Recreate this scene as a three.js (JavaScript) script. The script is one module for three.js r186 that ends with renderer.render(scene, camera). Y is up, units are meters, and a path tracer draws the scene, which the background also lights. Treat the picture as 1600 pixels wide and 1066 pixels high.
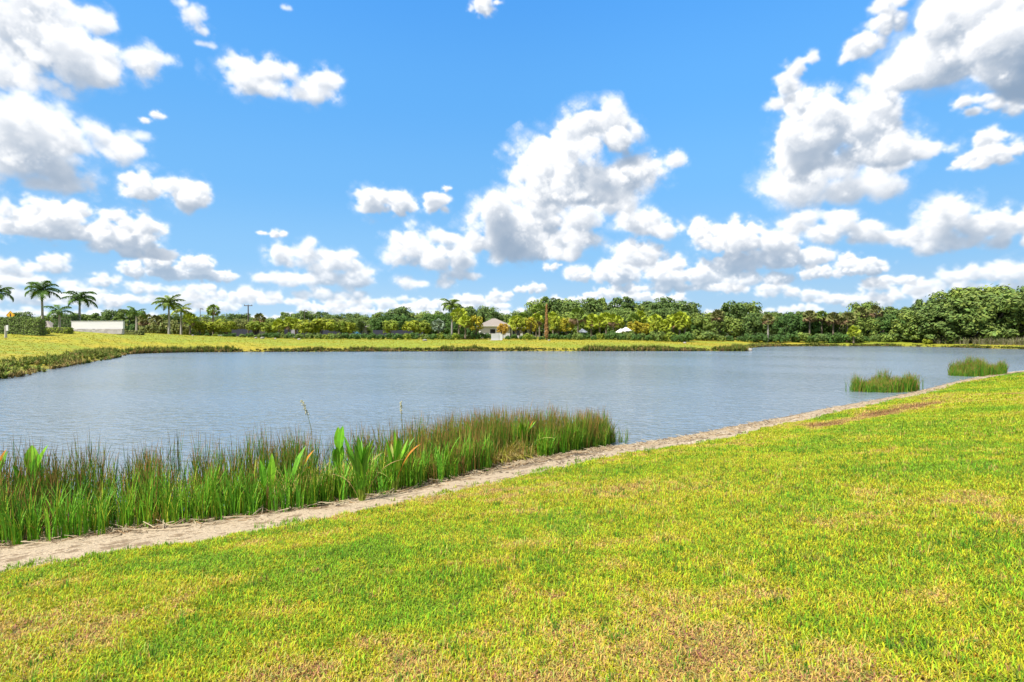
import * as THREE from 'three';
import { mergeGeometries } from 'three/addons/utils/BufferGeometryUtils.js';

// ---------- camera, sky, sun, exposure ----------
const EXPOSURE = 2.0;
const scene = new THREE.Scene();
const camera = new THREE.PerspectiveCamera(61.94, 1600 / 1066, 0.05, 6000);
camera.position.set(0, 3.0, 0);
camera.rotation.x = -0.0146;
const renderer = new THREE.WebGLRenderer({ antialias: true });
renderer.toneMapping = THREE.LinearToneMapping;
renderer.toneMappingExposure = EXPOSURE;
renderer.shadowMap.enabled = true;

const SUN = new THREE.Vector3(-0.42, 0.85, 0.36).normalize();
const sun = new THREE.DirectionalLight(new THREE.Color().setRGB(1, 0.955, 0.87), 4.4);
sun.name = 'sun';
sun.position.copy(SUN).multiplyScalar(300);
sun.target.position.set(0, 0, -60);
sun.position.add(sun.target.position);
sun.castShadow = true;
sun.shadow.mapSize.set(4096, 4096);
Object.assign(sun.shadow.camera, { left: -170, right: 170, top: 170, bottom: -170, near: 1, far: 700 });
sun.shadow.radius = 1.2;
scene.add(sun, sun.target);

function mulberry(a) {
  return () => { a |= 0; a = (a + 0x6d2b79f5) | 0; let t = Math.imul(a ^ (a >>> 15), 1 | a); t = (t + Math.imul(t ^ (t >>> 7), 61 | t)) ^ t; return ((t ^ (t >>> 14)) >>> 0) / 4294967296; };
}
const lattice = (() => { const r = mulberry(77), t = new Float32Array(32768); for (let i = 0; i < t.length; i++) t[i] = r(); return t; })();
const L3 = (x, y, z) => lattice[(Math.imul(x, 73856093) ^ Math.imul(y, 19349663) ^ Math.imul(z, 83492791)) & 32767];
function noise3(x, y, z) {
  const ix = Math.floor(x), iy = Math.floor(y), iz = Math.floor(z);
  let u = x - ix, v = y - iy, w = z - iz;
  u = u * u * (3 - 2 * u); v = v * v * (3 - 2 * v); w = w * w * (3 - 2 * w);
  const a = L3(ix, iy, iz), b = L3(ix + 1, iy, iz), c = L3(ix, iy + 1, iz), d = L3(ix + 1, iy + 1, iz);
  const e = L3(ix, iy, iz + 1), f = L3(ix + 1, iy, iz + 1), g = L3(ix, iy + 1, iz + 1), h = L3(ix + 1, iy + 1, iz + 1);
  const p = a + (b - a) * u, q = c + (d - c) * u, r = e + (f - e) * u, s = g + (h - g) * u;
  const m = p + (q - p) * v, n = r + (s - r) * v;
  return m + (n - m) * w;
}
const noise2 = (x, y) => noise3(x, y, 0.37);
function fbm2(x, y, n = 4) { let s = 0, a = 0.5, t = 0; for (let i = 0; i < n; i++) { s += a * noise3(x, y, i * 7.3); t += a; a *= 0.5; x = x * 2.03 + 11.7; y = y * 2.03 - 5.1; } return s / t; }
const smooth = (a, b, x) => { const t = Math.min(1, Math.max(0, (x - a) / (b - a))); return t * t * (3 - 2 * t); };
const mix = (a, b, t) => a + (b - a) * t;
const srgb = (c) => { c /= 255; return c <= 0.04045 ? c / 12.92 : Math.pow((c + 0.055) / 1.055, 2.4); };

// The sky: clear blue air with fair-weather cumulus. Each cloud is a cluster of puffs [azimuth, elevation, half width, half height] in degrees
// (azimuth 0 is north over the lake), with a density and, for some, how ragged it is; the light in it is marched towards the sun.
const cumulus = [
  [0.65, [[-14.2, 2.8, 3.6, 0.56], [-11.8, 2.7, 3.1, 0.5], [-16.3, 3.1, 2.4, 0.49], [-10.2, 3.4, 1.9, 0.38]]],
  [0.7, [[-7.1, 2.7, 3.8, 0.51], [5.1, 3.2, 3.8, 0.51], [10.2, 3.8, 3.7, 0.57], [13.9, 3.4, 3.6, 0.5]]],
  [0.75, [[-39.8, 3.9, 2.5, 0.59], [-41.3, 2.7, 2.2, 0.63], [-37.4, 2.5, 3.3, 0.51], [-41.8, 3.6, 1.1, 0.67]]],
  [0.75, [[-30.8, 3.8, 3.8, 0.61], [-26.9, 3.4, 4.1, 0.63], [-23.2, 3, 3.8, 0.53], [-33.2, 2.9, 2.7, 0.48]]],
  [0.75, [[-2.6, 3.5, 3, 0.58], [-4.2, 3.2, 1.9, 0.45], [-1, 3.9, 1.3, 0.51]]],
  [0.8, [[25.8, 3.6, 2.5, 0.58], [29.9, 3.2, 3.2, 0.56], [34.9, 3.1, 2.9, 0.53], [22.9, 4.2, 3.1, 0.65], [32.7, 4, 1.6, 0.54], [38.2, 2.6, 3.2, 0.51]]],
  [0.9, [[-19.8, 7.1, 3.8, 1.2], [-16.9, 6.6, 2.2, 1.22], [-22.1, 5.4, 2.5, 1.07], [-18.7, 5.1, 4.6, 1.09], [-19.8, 3.6, 6, 0.79], [-16, 7.5, 1.1, 0.73]]],
  [0.8, [[-35.7, 4.2, 1.1, 0.68], [-36.6, 3.5, 1.4, 0.46], [-34.7, 4.4, 0.5, 0.42]]],
  [0.75, [[1.8, 4.4, 1.4, 0.45], [2.6, 4.6, 0.8, 0.38]]],
  [0.9, [[38.6, 4.8, 1.9, 1], [41.1, 4.5, 1.8, 1.16], [38.2, 3.6, 3.6, 0.61], [42.4, 3.6, 2.1, 0.66], [36.8, 4.1, 1.7, 0.72]]],
  [1, [[8.3, 5.9, 2.7, 1.07], [13.3, 5.9, 4, 1.37], [18.1, 5.8, 3.8, 1.21], [21.5, 8.5, 3.1, 1.88], [19.2, 9.5, 2.1, 0.95], [23.2, 6.8, 3.8, 1.4], [26.4, 7, 2.6, 1.25], [16.3, 4.5, 6.5, 0.74], [22.1, 5.1, 4.4, 1.01], [25, 8.2, 2.1, 1.15]]],
  [1, [[-8.6, 8.2, 3.7, 1.62], [-11.5, 7.2, 1.6, 1.06], [-6.1, 7.1, 2.7, 1.39], [-9, 5, 3, 0.82], [-5.3, 6.1, 2.4, 1.02], [-7.1, 9.4, 1.9, 0.87]]],
  [0.9, [[30.4, 5.6, 3.5, 0.88], [28.6, 5.2, 1.9, 0.56], [31.5, 6.1, 1.4, 0.65], [33.6, 4.3, 2.2, 0.48]]],
  [0.9, [[-30.4, 6.2, 2.2, 0.72], [-31.9, 5.2, 2.6, 0.65], [-29.1, 5.1, 3.2, 0.62], [-27.6, 5.5, 1.3, 0.51]]],
  [0.8, [[-40.2, 5.2, 2.2, 0.64], [-38.6, 5.8, 1.1, 0.55], [-41.3, 4.8, 1.5, 0.67]]],
  [0.6, [[3.9, 6.5, 0.8, 0.38], [4.6, 6.8, 0.5, 0.25]]],
  [1, [[-37, 8.6, 4.1, 1.51], [-39.8, 8.1, 2.7, 1.07], [-34, 7.5, 3, 1.05], [-36.2, 9.6, 2.1, 0.76], [-41.3, 7.9, 1.5, 0.95], [-32.2, 6.7, 1.8, 0.59], [-35.1, 8.4, 3, 1.14]]],
  [1, [[13.3, 10.4, 2.8, 1.82], [11.8, 10.9, 1.5, 1.22], [15.1, 9.7, 1.7, 1.33], [12.7, 7.8, 3.4, 1.24]]],
  [1.5, [[-1.8, 12.2, 2.4, 2.09], [0, 10.2, 4.6, 2.62], [4.5, 10.1, 4.2, 2.24], [6.7, 11.1, 2.7, 2.35], [2.6, 8.2, 5.2, 1.39], [9.5, 12.8, 3.1, 1.69], [-3.2, 8.8, 2.3, 1.26], [3.2, 12.4, 3.2, 1.72]]],
  [1, [[37.4, 9.5, 2.1, 1.69], [39.8, 8.3, 2.2, 1.46], [35.8, 7.9, 2.5, 0.98], [39, 7, 4.2, 0.74], [41.7, 8.1, 1.8, 1.32], [34, 8.2, 1.7, 0.63], [43.4, 8.1, 2, 1.47]]],
  [1, [[27.9, 9.5, 3, 1.33], [30.6, 8.9, 2.8, 1.3], [28.9, 10.3, 2.5, 0.87], [31.8, 8.1, 1.9, 0.75]]],
  [0.6, [[-23.3, 9.2, 0.8, 0.35], [-22.1, 9.1, 0.8, 0.41]]],
  [1.1, [[-12.2, 12.5, 2.7, 1.32], [-9.3, 12.7, 2.5, 0.97], [-13.3, 12.8, 1.5, 0.84], [-8, 13.3, 1.1, 0.61]]],
  [1, [[-31.1, 12, 2.9, 1.38], [-29.5, 11.7, 1.7, 1.4], [-32.9, 12.3, 1.3, 0.67]]],
  [1.8, [[7.4, 19.5, 3.7, 2.16], [4.5, 17.5, 3.7, 2.46], [10.2, 18.8, 2.6, 1.93], [6.4, 15.6, 6.7, 2.5], [12.7, 15.8, 3.2, 1.63], [16, 16.2, 1.5, 1.03], [12.1, 19, 1.2, 1.24], [1.4, 15.8, 2.2, 1.91], [6.7, 13.8, 5.7, 1.93], [8.3, 20.5, 2.2, 1.12]]],
  [0.8, [[-6.6, 14.1, 0.5, 0.36]]],
  [1.1, [[25.8, 13, 2.9, 1.98], [29.4, 12.8, 4.5, 2.14], [32.5, 12.3, 2.8, 1.77], [30.8, 14, 3.8, 1.56]]],
  [1, [[-39.8, 15.2, 4.2, 2.08], [-36.2, 15, 2.9, 1.36], [-33.4, 14.9, 1.3, 0.86], [-40.6, 12.5, 3.4, 1.4], [-38.6, 11.7, 3.1, 1.06], [-40.9, 13.9, 2.9, 2.3], [-32.9, 16.1, 0.9, 0.6]]],
  [0.85, [[40, 13.4, 1.8, 1.12], [39.8, 14.6, 1.2, 0.93], [38.2, 13.1, 1, 0.58], [41.1, 13.4, 0.9, 0.64]]],
  [1.1, [[29.4, 17.7, 4.3, 2.14], [32.5, 17.9, 2.4, 3.06], [26.4, 17.2, 2.3, 1.69], [29.9, 15.3, 4.9, 1.98], [34, 15.2, 3.5, 1.59], [36.2, 14.4, 1.6, 0.93], [32.8, 20.3, 1.6, 1.43], [27.9, 19.2, 2.5, 1.32]]],
  [0.7, [[-31.8, 17.9, 0.6, 0.45], [-32.7, 17.3, 0.5, 0.35]]],
  [0.8, [[40.4, 16.9, 1.9, 0.54], [38.8, 17.5, 1.2, 0.41], [42, 16.4, 1.4, 0.53]]],
  [0.75, [[25.7, 21.1, 1, 1.52], [24.9, 19.9, 1, 0.72], [27.5, 23, 1, 0.58], [26.4, 22.4, 1, 0.79]]],
  [0.9, [[-24.5, 22, 2.9, 1.82], [-21.5, 21.8, 3.4, 1.4], [-18, 22.8, 1.6, 1.25], [-25.6, 23, 1.6, 0.99], [-22.6, 23, 2.2, 1.26]]],
  [1, [[-40.6, 21.7, 4.8, 3.17], [-37.4, 20.8, 3.7, 2.46], [-34, 21.8, 2.7, 1.2], [-31.7, 22.2, 1.3, 0.85], [-37.8, 24, 3.2, 1.7], [-40.9, 18.8, 2.9, 1.75], [-36.2, 19.7, 2.1, 1.15]]],
  [2.6, [[37.8, 21.1, 4.4, 2.75], [40.6, 21.5, 3.5, 3.82], [38.6, 23.5, 3.9, 2.54], [42, 18.9, 2.5, 2.57], [35.4, 20.2, 2.6, 1.58], [43.4, 20.6, 3.1, 3.7]], 0.55],
  [0.85, [[31.7, 23.2, 1.4, 1.21], [33.2, 24.6, 1.2, 1.61], [30.6, 22.5, 0.9, 0.47], [33.4, 25.7, 1.2, 0.61]]],
  [0.32, [[-29.1, 25.8, 1.1, 1], [-28.5, 24.9, 0.9, 0.56], [-28.1, 24, 0.8, 0.38], [-29.9, 26.5, 0.8, 0.63], [-21.5, 27.8, 0.6, 0.38]]],
  [0.9, [[-2.9, 29.6, 1.1, 0.83], [-2.1, 30.1, 0.9, 0.48]]],
];
function buildSky() {
  const W = 4096, H = 2048, data = new Float32Array(W * H * 4), D = 180 / Math.PI;
  const rnd = mulberry(4242);
  const stops = [[0, 196, 224, 244], [3, 176, 216, 248], [7, 148, 205, 252], [14, 122, 192, 254], [22, 104, 181, 253], [32, 86, 167, 250], [55, 54, 132, 228], [90, 44, 114, 210]]
    .map(([e, r, g, b]) => [e, srgb(r), srgb(g), srgb(b)]);
  for (let row = 0; row < H; row++) {
    const el = ((row + 0.5) / H - 0.5) * 180;
    let c = [0.16, 0.17, 0.10];
    if (el > 0) {
      let k = 0; while (k < stops.length - 2 && el > stops[k + 1][0]) k++;
      const t = smooth(0, 1, (el - stops[k][0]) / (stops[k + 1][0] - stops[k][0])) * 0.5 + 0.5 * (el - stops[k][0]) / (stops[k + 1][0] - stops[k][0]);
      c = [1, 2, 3].map((i) => mix(stops[k][i], stops[k + 1][i], t));
    }
    for (let col = 0; col < W; col++) {
      const at = (row * W + col) * 4;
      let m = 1;
      if (el > 0) m = 0.96 + 0.08 * noise3(col * 0.004 % 16.384, el * 0.06, 3.1);
      data[at] = c[0] * m; data[at + 1] = c[1] * m; data[at + 2] = c[2] * m; data[at + 3] = 1;
    }
  }
  // the rest of the sky all round, as in view
  const list = cumulus.map(([d, p, ragged = 1]) => ({ d, p, ragged }));
  for (let n = 0; n < 210; n++) {
    const az = rnd() * 360 - 180, el = 1.5 + Math.pow(rnd(), 1.5) * 66, size = (1.0 + el * 0.17) * (0.6 + rnd() * 0.9);
    const spread = 1 / Math.max(0.35, Math.cos(el / D));
    if (Math.abs(az) < 50 + size * 1.6 && el < 36 + size * 0.8) continue;
    const p = [];
    const count = 4 + Math.floor(rnd() * 6);
    for (let i = 0; i < count; i++) p.push([az + (rnd() - 0.5) * size * 3.4 * spread, el + (rnd() - 0.4) * size * 0.8, size * (0.6 + rnd() * 0.8), size * (0.3 + rnd() * 0.4)]);
    list.push({ d: 0.7 + rnd() * 0.45, p });
  }
  // small ones far off, low over the horizon
  for (let n = 0; n < 90; n++) {
    const az = n * 4 - 180 + rnd() * 3, el = 0.9 + rnd() * 1.7, p = [];
    for (let i = 0; i < 4; i++) p.push([az + (rnd() - 0.5) * 5, el + rnd() * 0.5, 0.9 + rnd() * 1.3, 0.25 + rnd() * 0.4]);
    list.push({ d: 0.5 + rnd() * 0.3, p });
  }
  list.forEach((c) => { c.low = Math.min(...c.p.map((p) => p[1])); });
  list.sort((a, b) => a.low - b.low);
  const white = [1.22, 1.21, 1.20], shade = [0.27, 0.375, 0.52];
  const sx = -0.36, sy = 0.90, sz = 0.16;   // towards the sun, in a cloud's own frame: right, up, to the viewer
  list.forEach((cloud, ci) => {
    // a wide puff is a row of rounder ones on a common base
    const parted = cloud.p.flatMap(([a, e, rx, ry]) => {
      const n = Math.round(rx / ry / 1.25);
      if (n < 2) return [[a, e, rx, ry]];
      return Array.from({ length: n }, (_, i) => { const h = ry * (0.65 + 0.75 * rnd()), t = (i + 0.5) / n * 2 - 1; return [a + t * rx * 0.9 + (rnd() - 0.5) * rx / n, e + (h - ry) * 0.6 - Math.abs(t) * ry * 0.25, Math.max(rx / n * 1.35, h * 0.9), h]; });
    });
    const P = parted.map(([a, e, rx, ry]) => ({ a, e, rx, ry, rz: 0.5 * (rx + ry), z: (rnd() - 0.5) * (rx + ry) * 0.55 }));
    let a0 = 1e9, a1 = -1e9, e0 = 1e9, e1 = -1e9, R = 0, zr = 0;
    for (const p of P) { R += (p.rx + p.ry * 2) / 3 / P.length; }
    const elc = P.reduce((s, p) => s + p.e, 0) / P.length, cosE = Math.cos(elc / D);
    for (const p of P) { const w = p.rx * 1.45, h = p.ry * 1.5; a0 = Math.min(a0, p.a - w / cosE); a1 = Math.max(a1, p.a + w / cosE); e0 = Math.min(e0, p.e - h); e1 = Math.max(e1, p.e + h); zr = Math.max(zr, Math.abs(p.z) + p.rz * 1.2); }
    for (const p of P) p.x = p.a * cosE;
    const inView = Math.abs((a0 + a1) / 2) < 50 && e0 < 33, stride = inView ? 1 : 2;
    const k = 0.85 / R, ox = ci * 17.3, steps = inView ? 18 : 8, dz = 2 * zr / steps, kappa = 3.4 * cloud.d / R, oct = inView ? 6 : 4, rays = inView ? 4 : 3;
    let near = P; const ragged = cloud.ragged ?? 1, fringe = 0.16;
    const dense = (x, y, z, n) => {
      let f = -9;
      for (let i = 0; i < near.length; i++) {
        const p = near[i], ry = y < p.e ? p.ry * 0.85 : p.ry, ax = (x - p.x) / p.rx, ay = (y - p.e) / ry, az = (z - p.z) / p.rz, q = 1 - Math.sqrt(ax * ax + ay * ay + az * az);
        const t = Math.max(0, 0.3 - Math.abs(f - q)); f = Math.max(f, q) + t * t * 0.8;
      }
      if (f < -0.5) return 0;
      let s = 0, a = 0.46, X = x * k + ox, Y = y * k * 1.15, Z = z * k;
      for (let i = 0; i < n; i++) { s += a * Math.abs(2 * noise3(X, Y, Z) - 1); a *= 0.62; const U = X * 1.52 - Y * 1.18 + Z * 0.72 + 3.1, V = X * 1.24 + Y * 1.64 + Z * 0.10 + 1.7; Z = -X * 0.65 + Y * 0.36 + Z * 1.93 - 2.3; X = U; Y = V; }
      const F = f + 1.3 * ragged * (s - (n > 4 ? 0.45 : n > 2 ? 0.40 : 0.30));
      if (F <= 0) return n > 2 && F > -0.4 ? fringe * (1 + F / 0.4) * (1 + F / 0.4) * Math.max(0, s - 0.2) : 0;
      const soft = 0.16 + 0.5 * cloud.soft;
      return F > soft ? 1 : F / soft;
    };
    cloud.soft = rnd();
    const r0 = Math.max(H / 2, Math.floor((e0 / 180 + 0.5) * H)), r1 = Math.min(H - 1, Math.ceil((e1 / 180 + 0.5) * H));
    const c0 = Math.floor((a0 / 360 + 0.25) * W), c1 = Math.ceil((a1 / 360 + 0.25) * W);
    for (let row = r0; row <= r1; row += stride) {
      const y = ((row + 0.5) / H - 0.5) * 180;
      for (let cc = c0; cc <= c1; cc += stride) {
        const x = ((cc + 0.5) / W - 0.25) * 360 * cosE;
        let ok = false;
        for (const p of P) { const ax = (x - p.x) / p.rx, ay = (y - p.e) / p.ry; if (ax * ax + ay * ay < 2.25) { ok = true; break; } }
        if (!ok) continue;
        near = P;
        let T = 1, lum = 0;
        for (let i = 0; i < steps && T > 0.03; i++) {
          const z = zr - (i + 0.35 + 0.3 * lattice[(cc * 7 + row * 131) & 32767]) * dz, q = dense(x, y, z, oct);
          if (q <= 0) continue;
          let tau = 0, l = R * 0.26, s = 0;
          for (let j = 0; j < rays; j++) { s += l; tau += dense(x + sx * s, y + sy * s, z + sz * s, 2) * l; l *= 1.45; }
          tau *= kappa * 1.1;
          const a = 1 - Math.exp(-q * kappa * dz * 1.2);
          lum += T * a * (0.74 * Math.exp(-tau * 0.8) + 0.42 * Math.exp(-tau * 0.17));
          T *= 1 - a;
        }
        const alpha = 1 - T;
        if (alpha < 0.004) continue;
        const Lm = Math.min(1, lum / alpha), air = smooth(9, 0, y) * 0.35;
        for (let dr = 0; dr < stride; dr++) for (let dc = 0; dc < stride; dc++) {
          const at = (Math.min(H - 1, row + dr) * W + (((cc + dc) % W) + W) % W) * 4;
          for (let c = 0; c < 3; c++) {
            let v = mix(shade[c], white[c], Lm);
            v = mix(v, data[at + c] * 1.1, air * (1 - 0.5 * Lm));
            data[at + c] = mix(data[at + c], v, alpha);
          }
        }
      }
    }
  });
  for (let i = 0; i < data.length; i += 4) { data[i] /= EXPOSURE; data[i + 1] /= EXPOSURE; data[i + 2] /= EXPOSURE; }
  const t = new THREE.DataTexture(data, W, H, THREE.RGBAFormat, THREE.FloatType);
  t.mapping = THREE.EquirectangularReflectionMapping;
  t.magFilter = THREE.LinearFilter; t.minFilter = THREE.LinearFilter;
  t.wrapS = THREE.RepeatWrapping;
  t.needsUpdate = true;
  return t;
}
const sky = buildSky();
scene.background = sky;
scene.environment = sky;

// ---------- helpers ----------
const rgb = (r, g, b) => new THREE.Color().setRGB(r, g, b);
const V3 = (x, y, z) => new THREE.Vector3(x, y, z);
const taken = new Map();
function numbered(name) { const n = taken.get(name) ?? 0; taken.set(name, n + 1); return n ? `${name}_${String(n).padStart(3, '0')}` : name; }
function shade(o) { o.castShadow = true; o.receiveShadow = true; return o; }
function part(name, geometry, material, parent) { const m = shade(new THREE.Mesh(geometry, material)); m.name = name; parent.add(m); return m; }
function tag(o, label, category, group) { o.userData.label = label; o.userData.category = category; if (group) o.userData.group = group; return o; }
function thing(name, label, category, [x, y, z], turn = 0, group) {
  const o = new THREE.Group(); o.name = numbered(name); o.position.set(x, y, z); o.rotation.y = turn; scene.add(o);
  return tag(o, label, category, group);
}
function structure(name, geometry, material) { const m = shade(new THREE.Mesh(geometry, material)); m.name = numbered(name); m.userData.kind = 'structure'; scene.add(m); return m; }
// one sheet of triangles: push corners, colours come along
class Sheet {
  constructor() { this.p = []; this.c = []; this.u = []; }
  tri(a, b, c, col) { this.p.push(a.x, a.y, a.z, b.x, b.y, b.z, c.x, c.y, c.z); for (let i = 0; i < 3; i++) this.c.push(col[0], col[1], col[2]); }
  quad(a, b, c, d, col) { this.tri(a, b, c, col); this.tri(a, c, d, col); }
  build() {
    const g = new THREE.BufferGeometry();
    g.setAttribute('position', new THREE.Float32BufferAttribute(this.p, 3));
    g.setAttribute('color', new THREE.Float32BufferAttribute(this.c, 3));
    g.computeVertexNormals();
    return g;
  }
}
function tex(size, f, srgbMap = false) {
  const data = new Uint8Array(size * size * 4);
  for (let y = 0; y < size; y++) for (let x = 0; x < size; x++) {
    const v = f(x / size, y / size), at = (y * size + x) * 4;
    for (let c = 0; c < 3; c++) data[at + c] = Math.max(0, Math.min(255, (typeof v === 'number' ? v : v[c]) * 255));
    data[at + 3] = 255;
  }
  const t = new THREE.DataTexture(data, size, size);
  t.wrapS = t.wrapT = THREE.RepeatWrapping; t.magFilter = THREE.LinearFilter; t.minFilter = THREE.LinearFilter;
  if (srgbMap) t.colorSpace = THREE.SRGBColorSpace;
  t.needsUpdate = true;
  return t;
}
// noise that repeats every `per` cells
const wrapNoise = (x, y, per, seed = 0) => {
  const ix = Math.floor(x), iy = Math.floor(y); let u = x - ix, v = y - iy;
  u = u * u * (3 - 2 * u); v = v * v * (3 - 2 * v);
  const w = (i, j) => L3(((i % per) + per) % per, ((j % per) + per) % per, seed);
  return mix(mix(w(ix, iy), w(ix + 1, iy), u), mix(w(ix, iy + 1), w(ix + 1, iy + 1), u), v);
};
const wrapFbm = (u, v, per, oct, seed = 0) => { let s = 0, a = 0.5, t = 0; for (let i = 0; i < oct; i++) { s += a * wrapNoise(u * per, v * per, per, seed + i * 13); t += a; a *= 0.55; per *= 2; } return s / t; };

// ---------- the lake and the land ----------
// the waterline, east and north of the viewer in metres
const lakeCorners = [[-16, 1], [-11, 4.8], [-7.6, 8.2], [-4.0, 10.2], [-2.2, 11.5], [-0.6, 12.7], [1.0, 13.9], [2.9, 15.1], [4.6, 16.2], [6.7, 17.9], [8.9, 19.6], [12.8, 22.8],
  [17.5, 26.4], [22.4, 30.6], [29, 36.4], [38.9, 43.9], [60, 56], [85, 68], [112, 74], [116, 88], [104, 98], [92, 104], [90, 116], [84, 125], [71.5, 126.5], [56, 123], [48, 114], [42, 104], [38.8, 97], [38.2, 92.6], [31, 92.8],
  [10, 92.2], [-20, 91], [-40, 89], [-50, 86.5], [-53.6, 80.7], [-49.5, 71], [-45, 62], [-39.5, 49], [-34, 38], [-33, 30], [-34, 20], [-30, 8], [-22, 1]];
const lake = new THREE.CatmullRomCurve3(lakeCorners.map(([x, d]) => V3(x, 0, d)), true, 'centripetal').getSpacedPoints(900).slice(0, 900).map((p) => [p.x, p.z]);
function toShore(x, d) {   // metres to the waterline, positive on land
  let best = 1e18, inside = false;
  for (let i = 0, j = lake.length - 1; i < lake.length; j = i++) {
    const ax = lake[j][0], ay = lake[j][1], bx = lake[i][0], by = lake[i][1], ex = bx - ax, ey = by - ay, px = x - ax, py = d - ay;
    let t = (px * ex + py * ey) / (ex * ex + ey * ey); t = t < 0 ? 0 : t > 1 ? 1 : t;
    const qx = px - ex * t, qy = py - ey * t, q = qx * qx + qy * qy;
    if (q < best) best = q;
    if ((ay > d) !== (by > d) && x < ex * (d - ay) / ey + ax) inside = !inside;
  }
  return inside ? -Math.sqrt(best) : Math.sqrt(best);
}
const isNear = (x, d) => smooth(74, 58, d - Math.max(0, x) * 0.15) * smooth(-31, -24, x);
const sandWidth = (x, d) => (mix(1.85, 0.75, smooth(6, 34, x)) + mix(1.0, 0, smooth(-7, 6, x))) * (0.86 + 0.34 * fbm2(x * 0.55, d * 0.55, 3));
function landHeight(x, d, s = toShore(x, d)) {
  if (s < 0) return -Math.min(1.4, 0.16 * -s + 0.01 * s * s * 0.3);
  const nearLin = s < 1.85 ? 0.155 * s : Math.min(0.287 + (s - 1.85) * 0.134, 1.46 + 0.10 * (1 - Math.exp(-(s - 10.6) * 0.2)));
  let far = s < 0.6 ? 0.42 * s : 0.25 + 1.75 * (1 - Math.exp(-(s - 0.6) * 0.062 / 1.75 * 1.35));
  far += 1.75 * Math.exp(-(((x + 80) / 24) ** 2) - (((d - 100) / 26) ** 2)) * smooth(0, 14, s);
  const h = mix(far, nearLin, isNear(x, d));
  return h + (s > 2 && d < 55 ? 0.035 * (fbm2(x * 0.4, d * 0.4, 2) - 0.5) * isNear(x, d) : 0);
}
const EYE_GROUND = landHeight(0, 0);
console.log('ground under the viewer', EYE_GROUND.toFixed(2), 'm, shore at', toShore(0, 0).toFixed(2));

// where the turf has dried out: broad patches with a grain of their own
function dryness(x, d) {
  const big = fbm2(x * 0.23 + 3, d * 0.23 + 9, 3), mid = fbm2(x * 0.9, d * 0.9, 3), fine = fbm2(x * 3.3 + 7, d * 3.3, 2);
  const g = (cx, cd, rx, rd, a) => a * Math.exp(-(((x - cx) / rx) ** 2) - (((d - cd) / rd) ** 2));
  let v = -0.15 + 0.55 * (big - 0.5) + 1.0 * (mid - 0.5) + 1.0 * (fine - 0.5);
  v += g(0.5, 3.0, 1.5, 0.8, 0.46) + g(0.1, 4.3, 1.5, 0.8, 0.34) + g(1.6, 2.6, 1.0, 0.5, 0.36) + g(-1.4, 3.0, 0.9, 0.5, 0.34) + g(2.9, 3.6, 0.9, 0.7, 0.18) + g(0.8, 5.6, 1.0, 0.5, 0.2);
  v += g(0.2, 3.5, 3.0, 1.2, 0.22);
  // a scorched streak along the slope
  const tx = (x - 8.6) / 6.6, td = 15.6 + tx * 4.3 + Math.sin(tx * 2.2) * 0.25;
  if (tx > -0.25 && tx < 1.25) v += 1.25 * Math.exp(-(((d - td) / 0.6) ** 2)) * smooth(-0.25, 0.1, tx) * smooth(1.25, 0.7, tx);
  return Math.max(0, Math.min(1, v + 0.1));
}

const turfMap = tex(512, (u, v) => {
  const a = wrapFbm(u, v, 48, 3, 5), b = wrapFbm(u, v, 6, 4, 40), c = wrapNoise(u * 150, v * 150, 150, 91);
  const k = 0.62 + 0.5 * (a - 0.5) + 0.45 * (b - 0.5) + 0.38 * (c - 0.5);
  return [k * 1.02 + 0.08 * (b - 0.5), k, k * 0.9];
});
turfMap.repeat.set(1 / 3.1, 1 / 3.1);
const turfBump = tex(512, (u, v) => wrapFbm(u, v, 64, 3, 11)); turfBump.repeat.set(1 / 2.3, 1 / 2.3);
const M = {};
M.turf = new THREE.MeshStandardMaterial({ name: 'turf', color: 0xffffff, vertexColors: true, map: turfMap, bumpMap: turfBump, bumpScale: 0.006, roughness: 0.95 });

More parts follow.
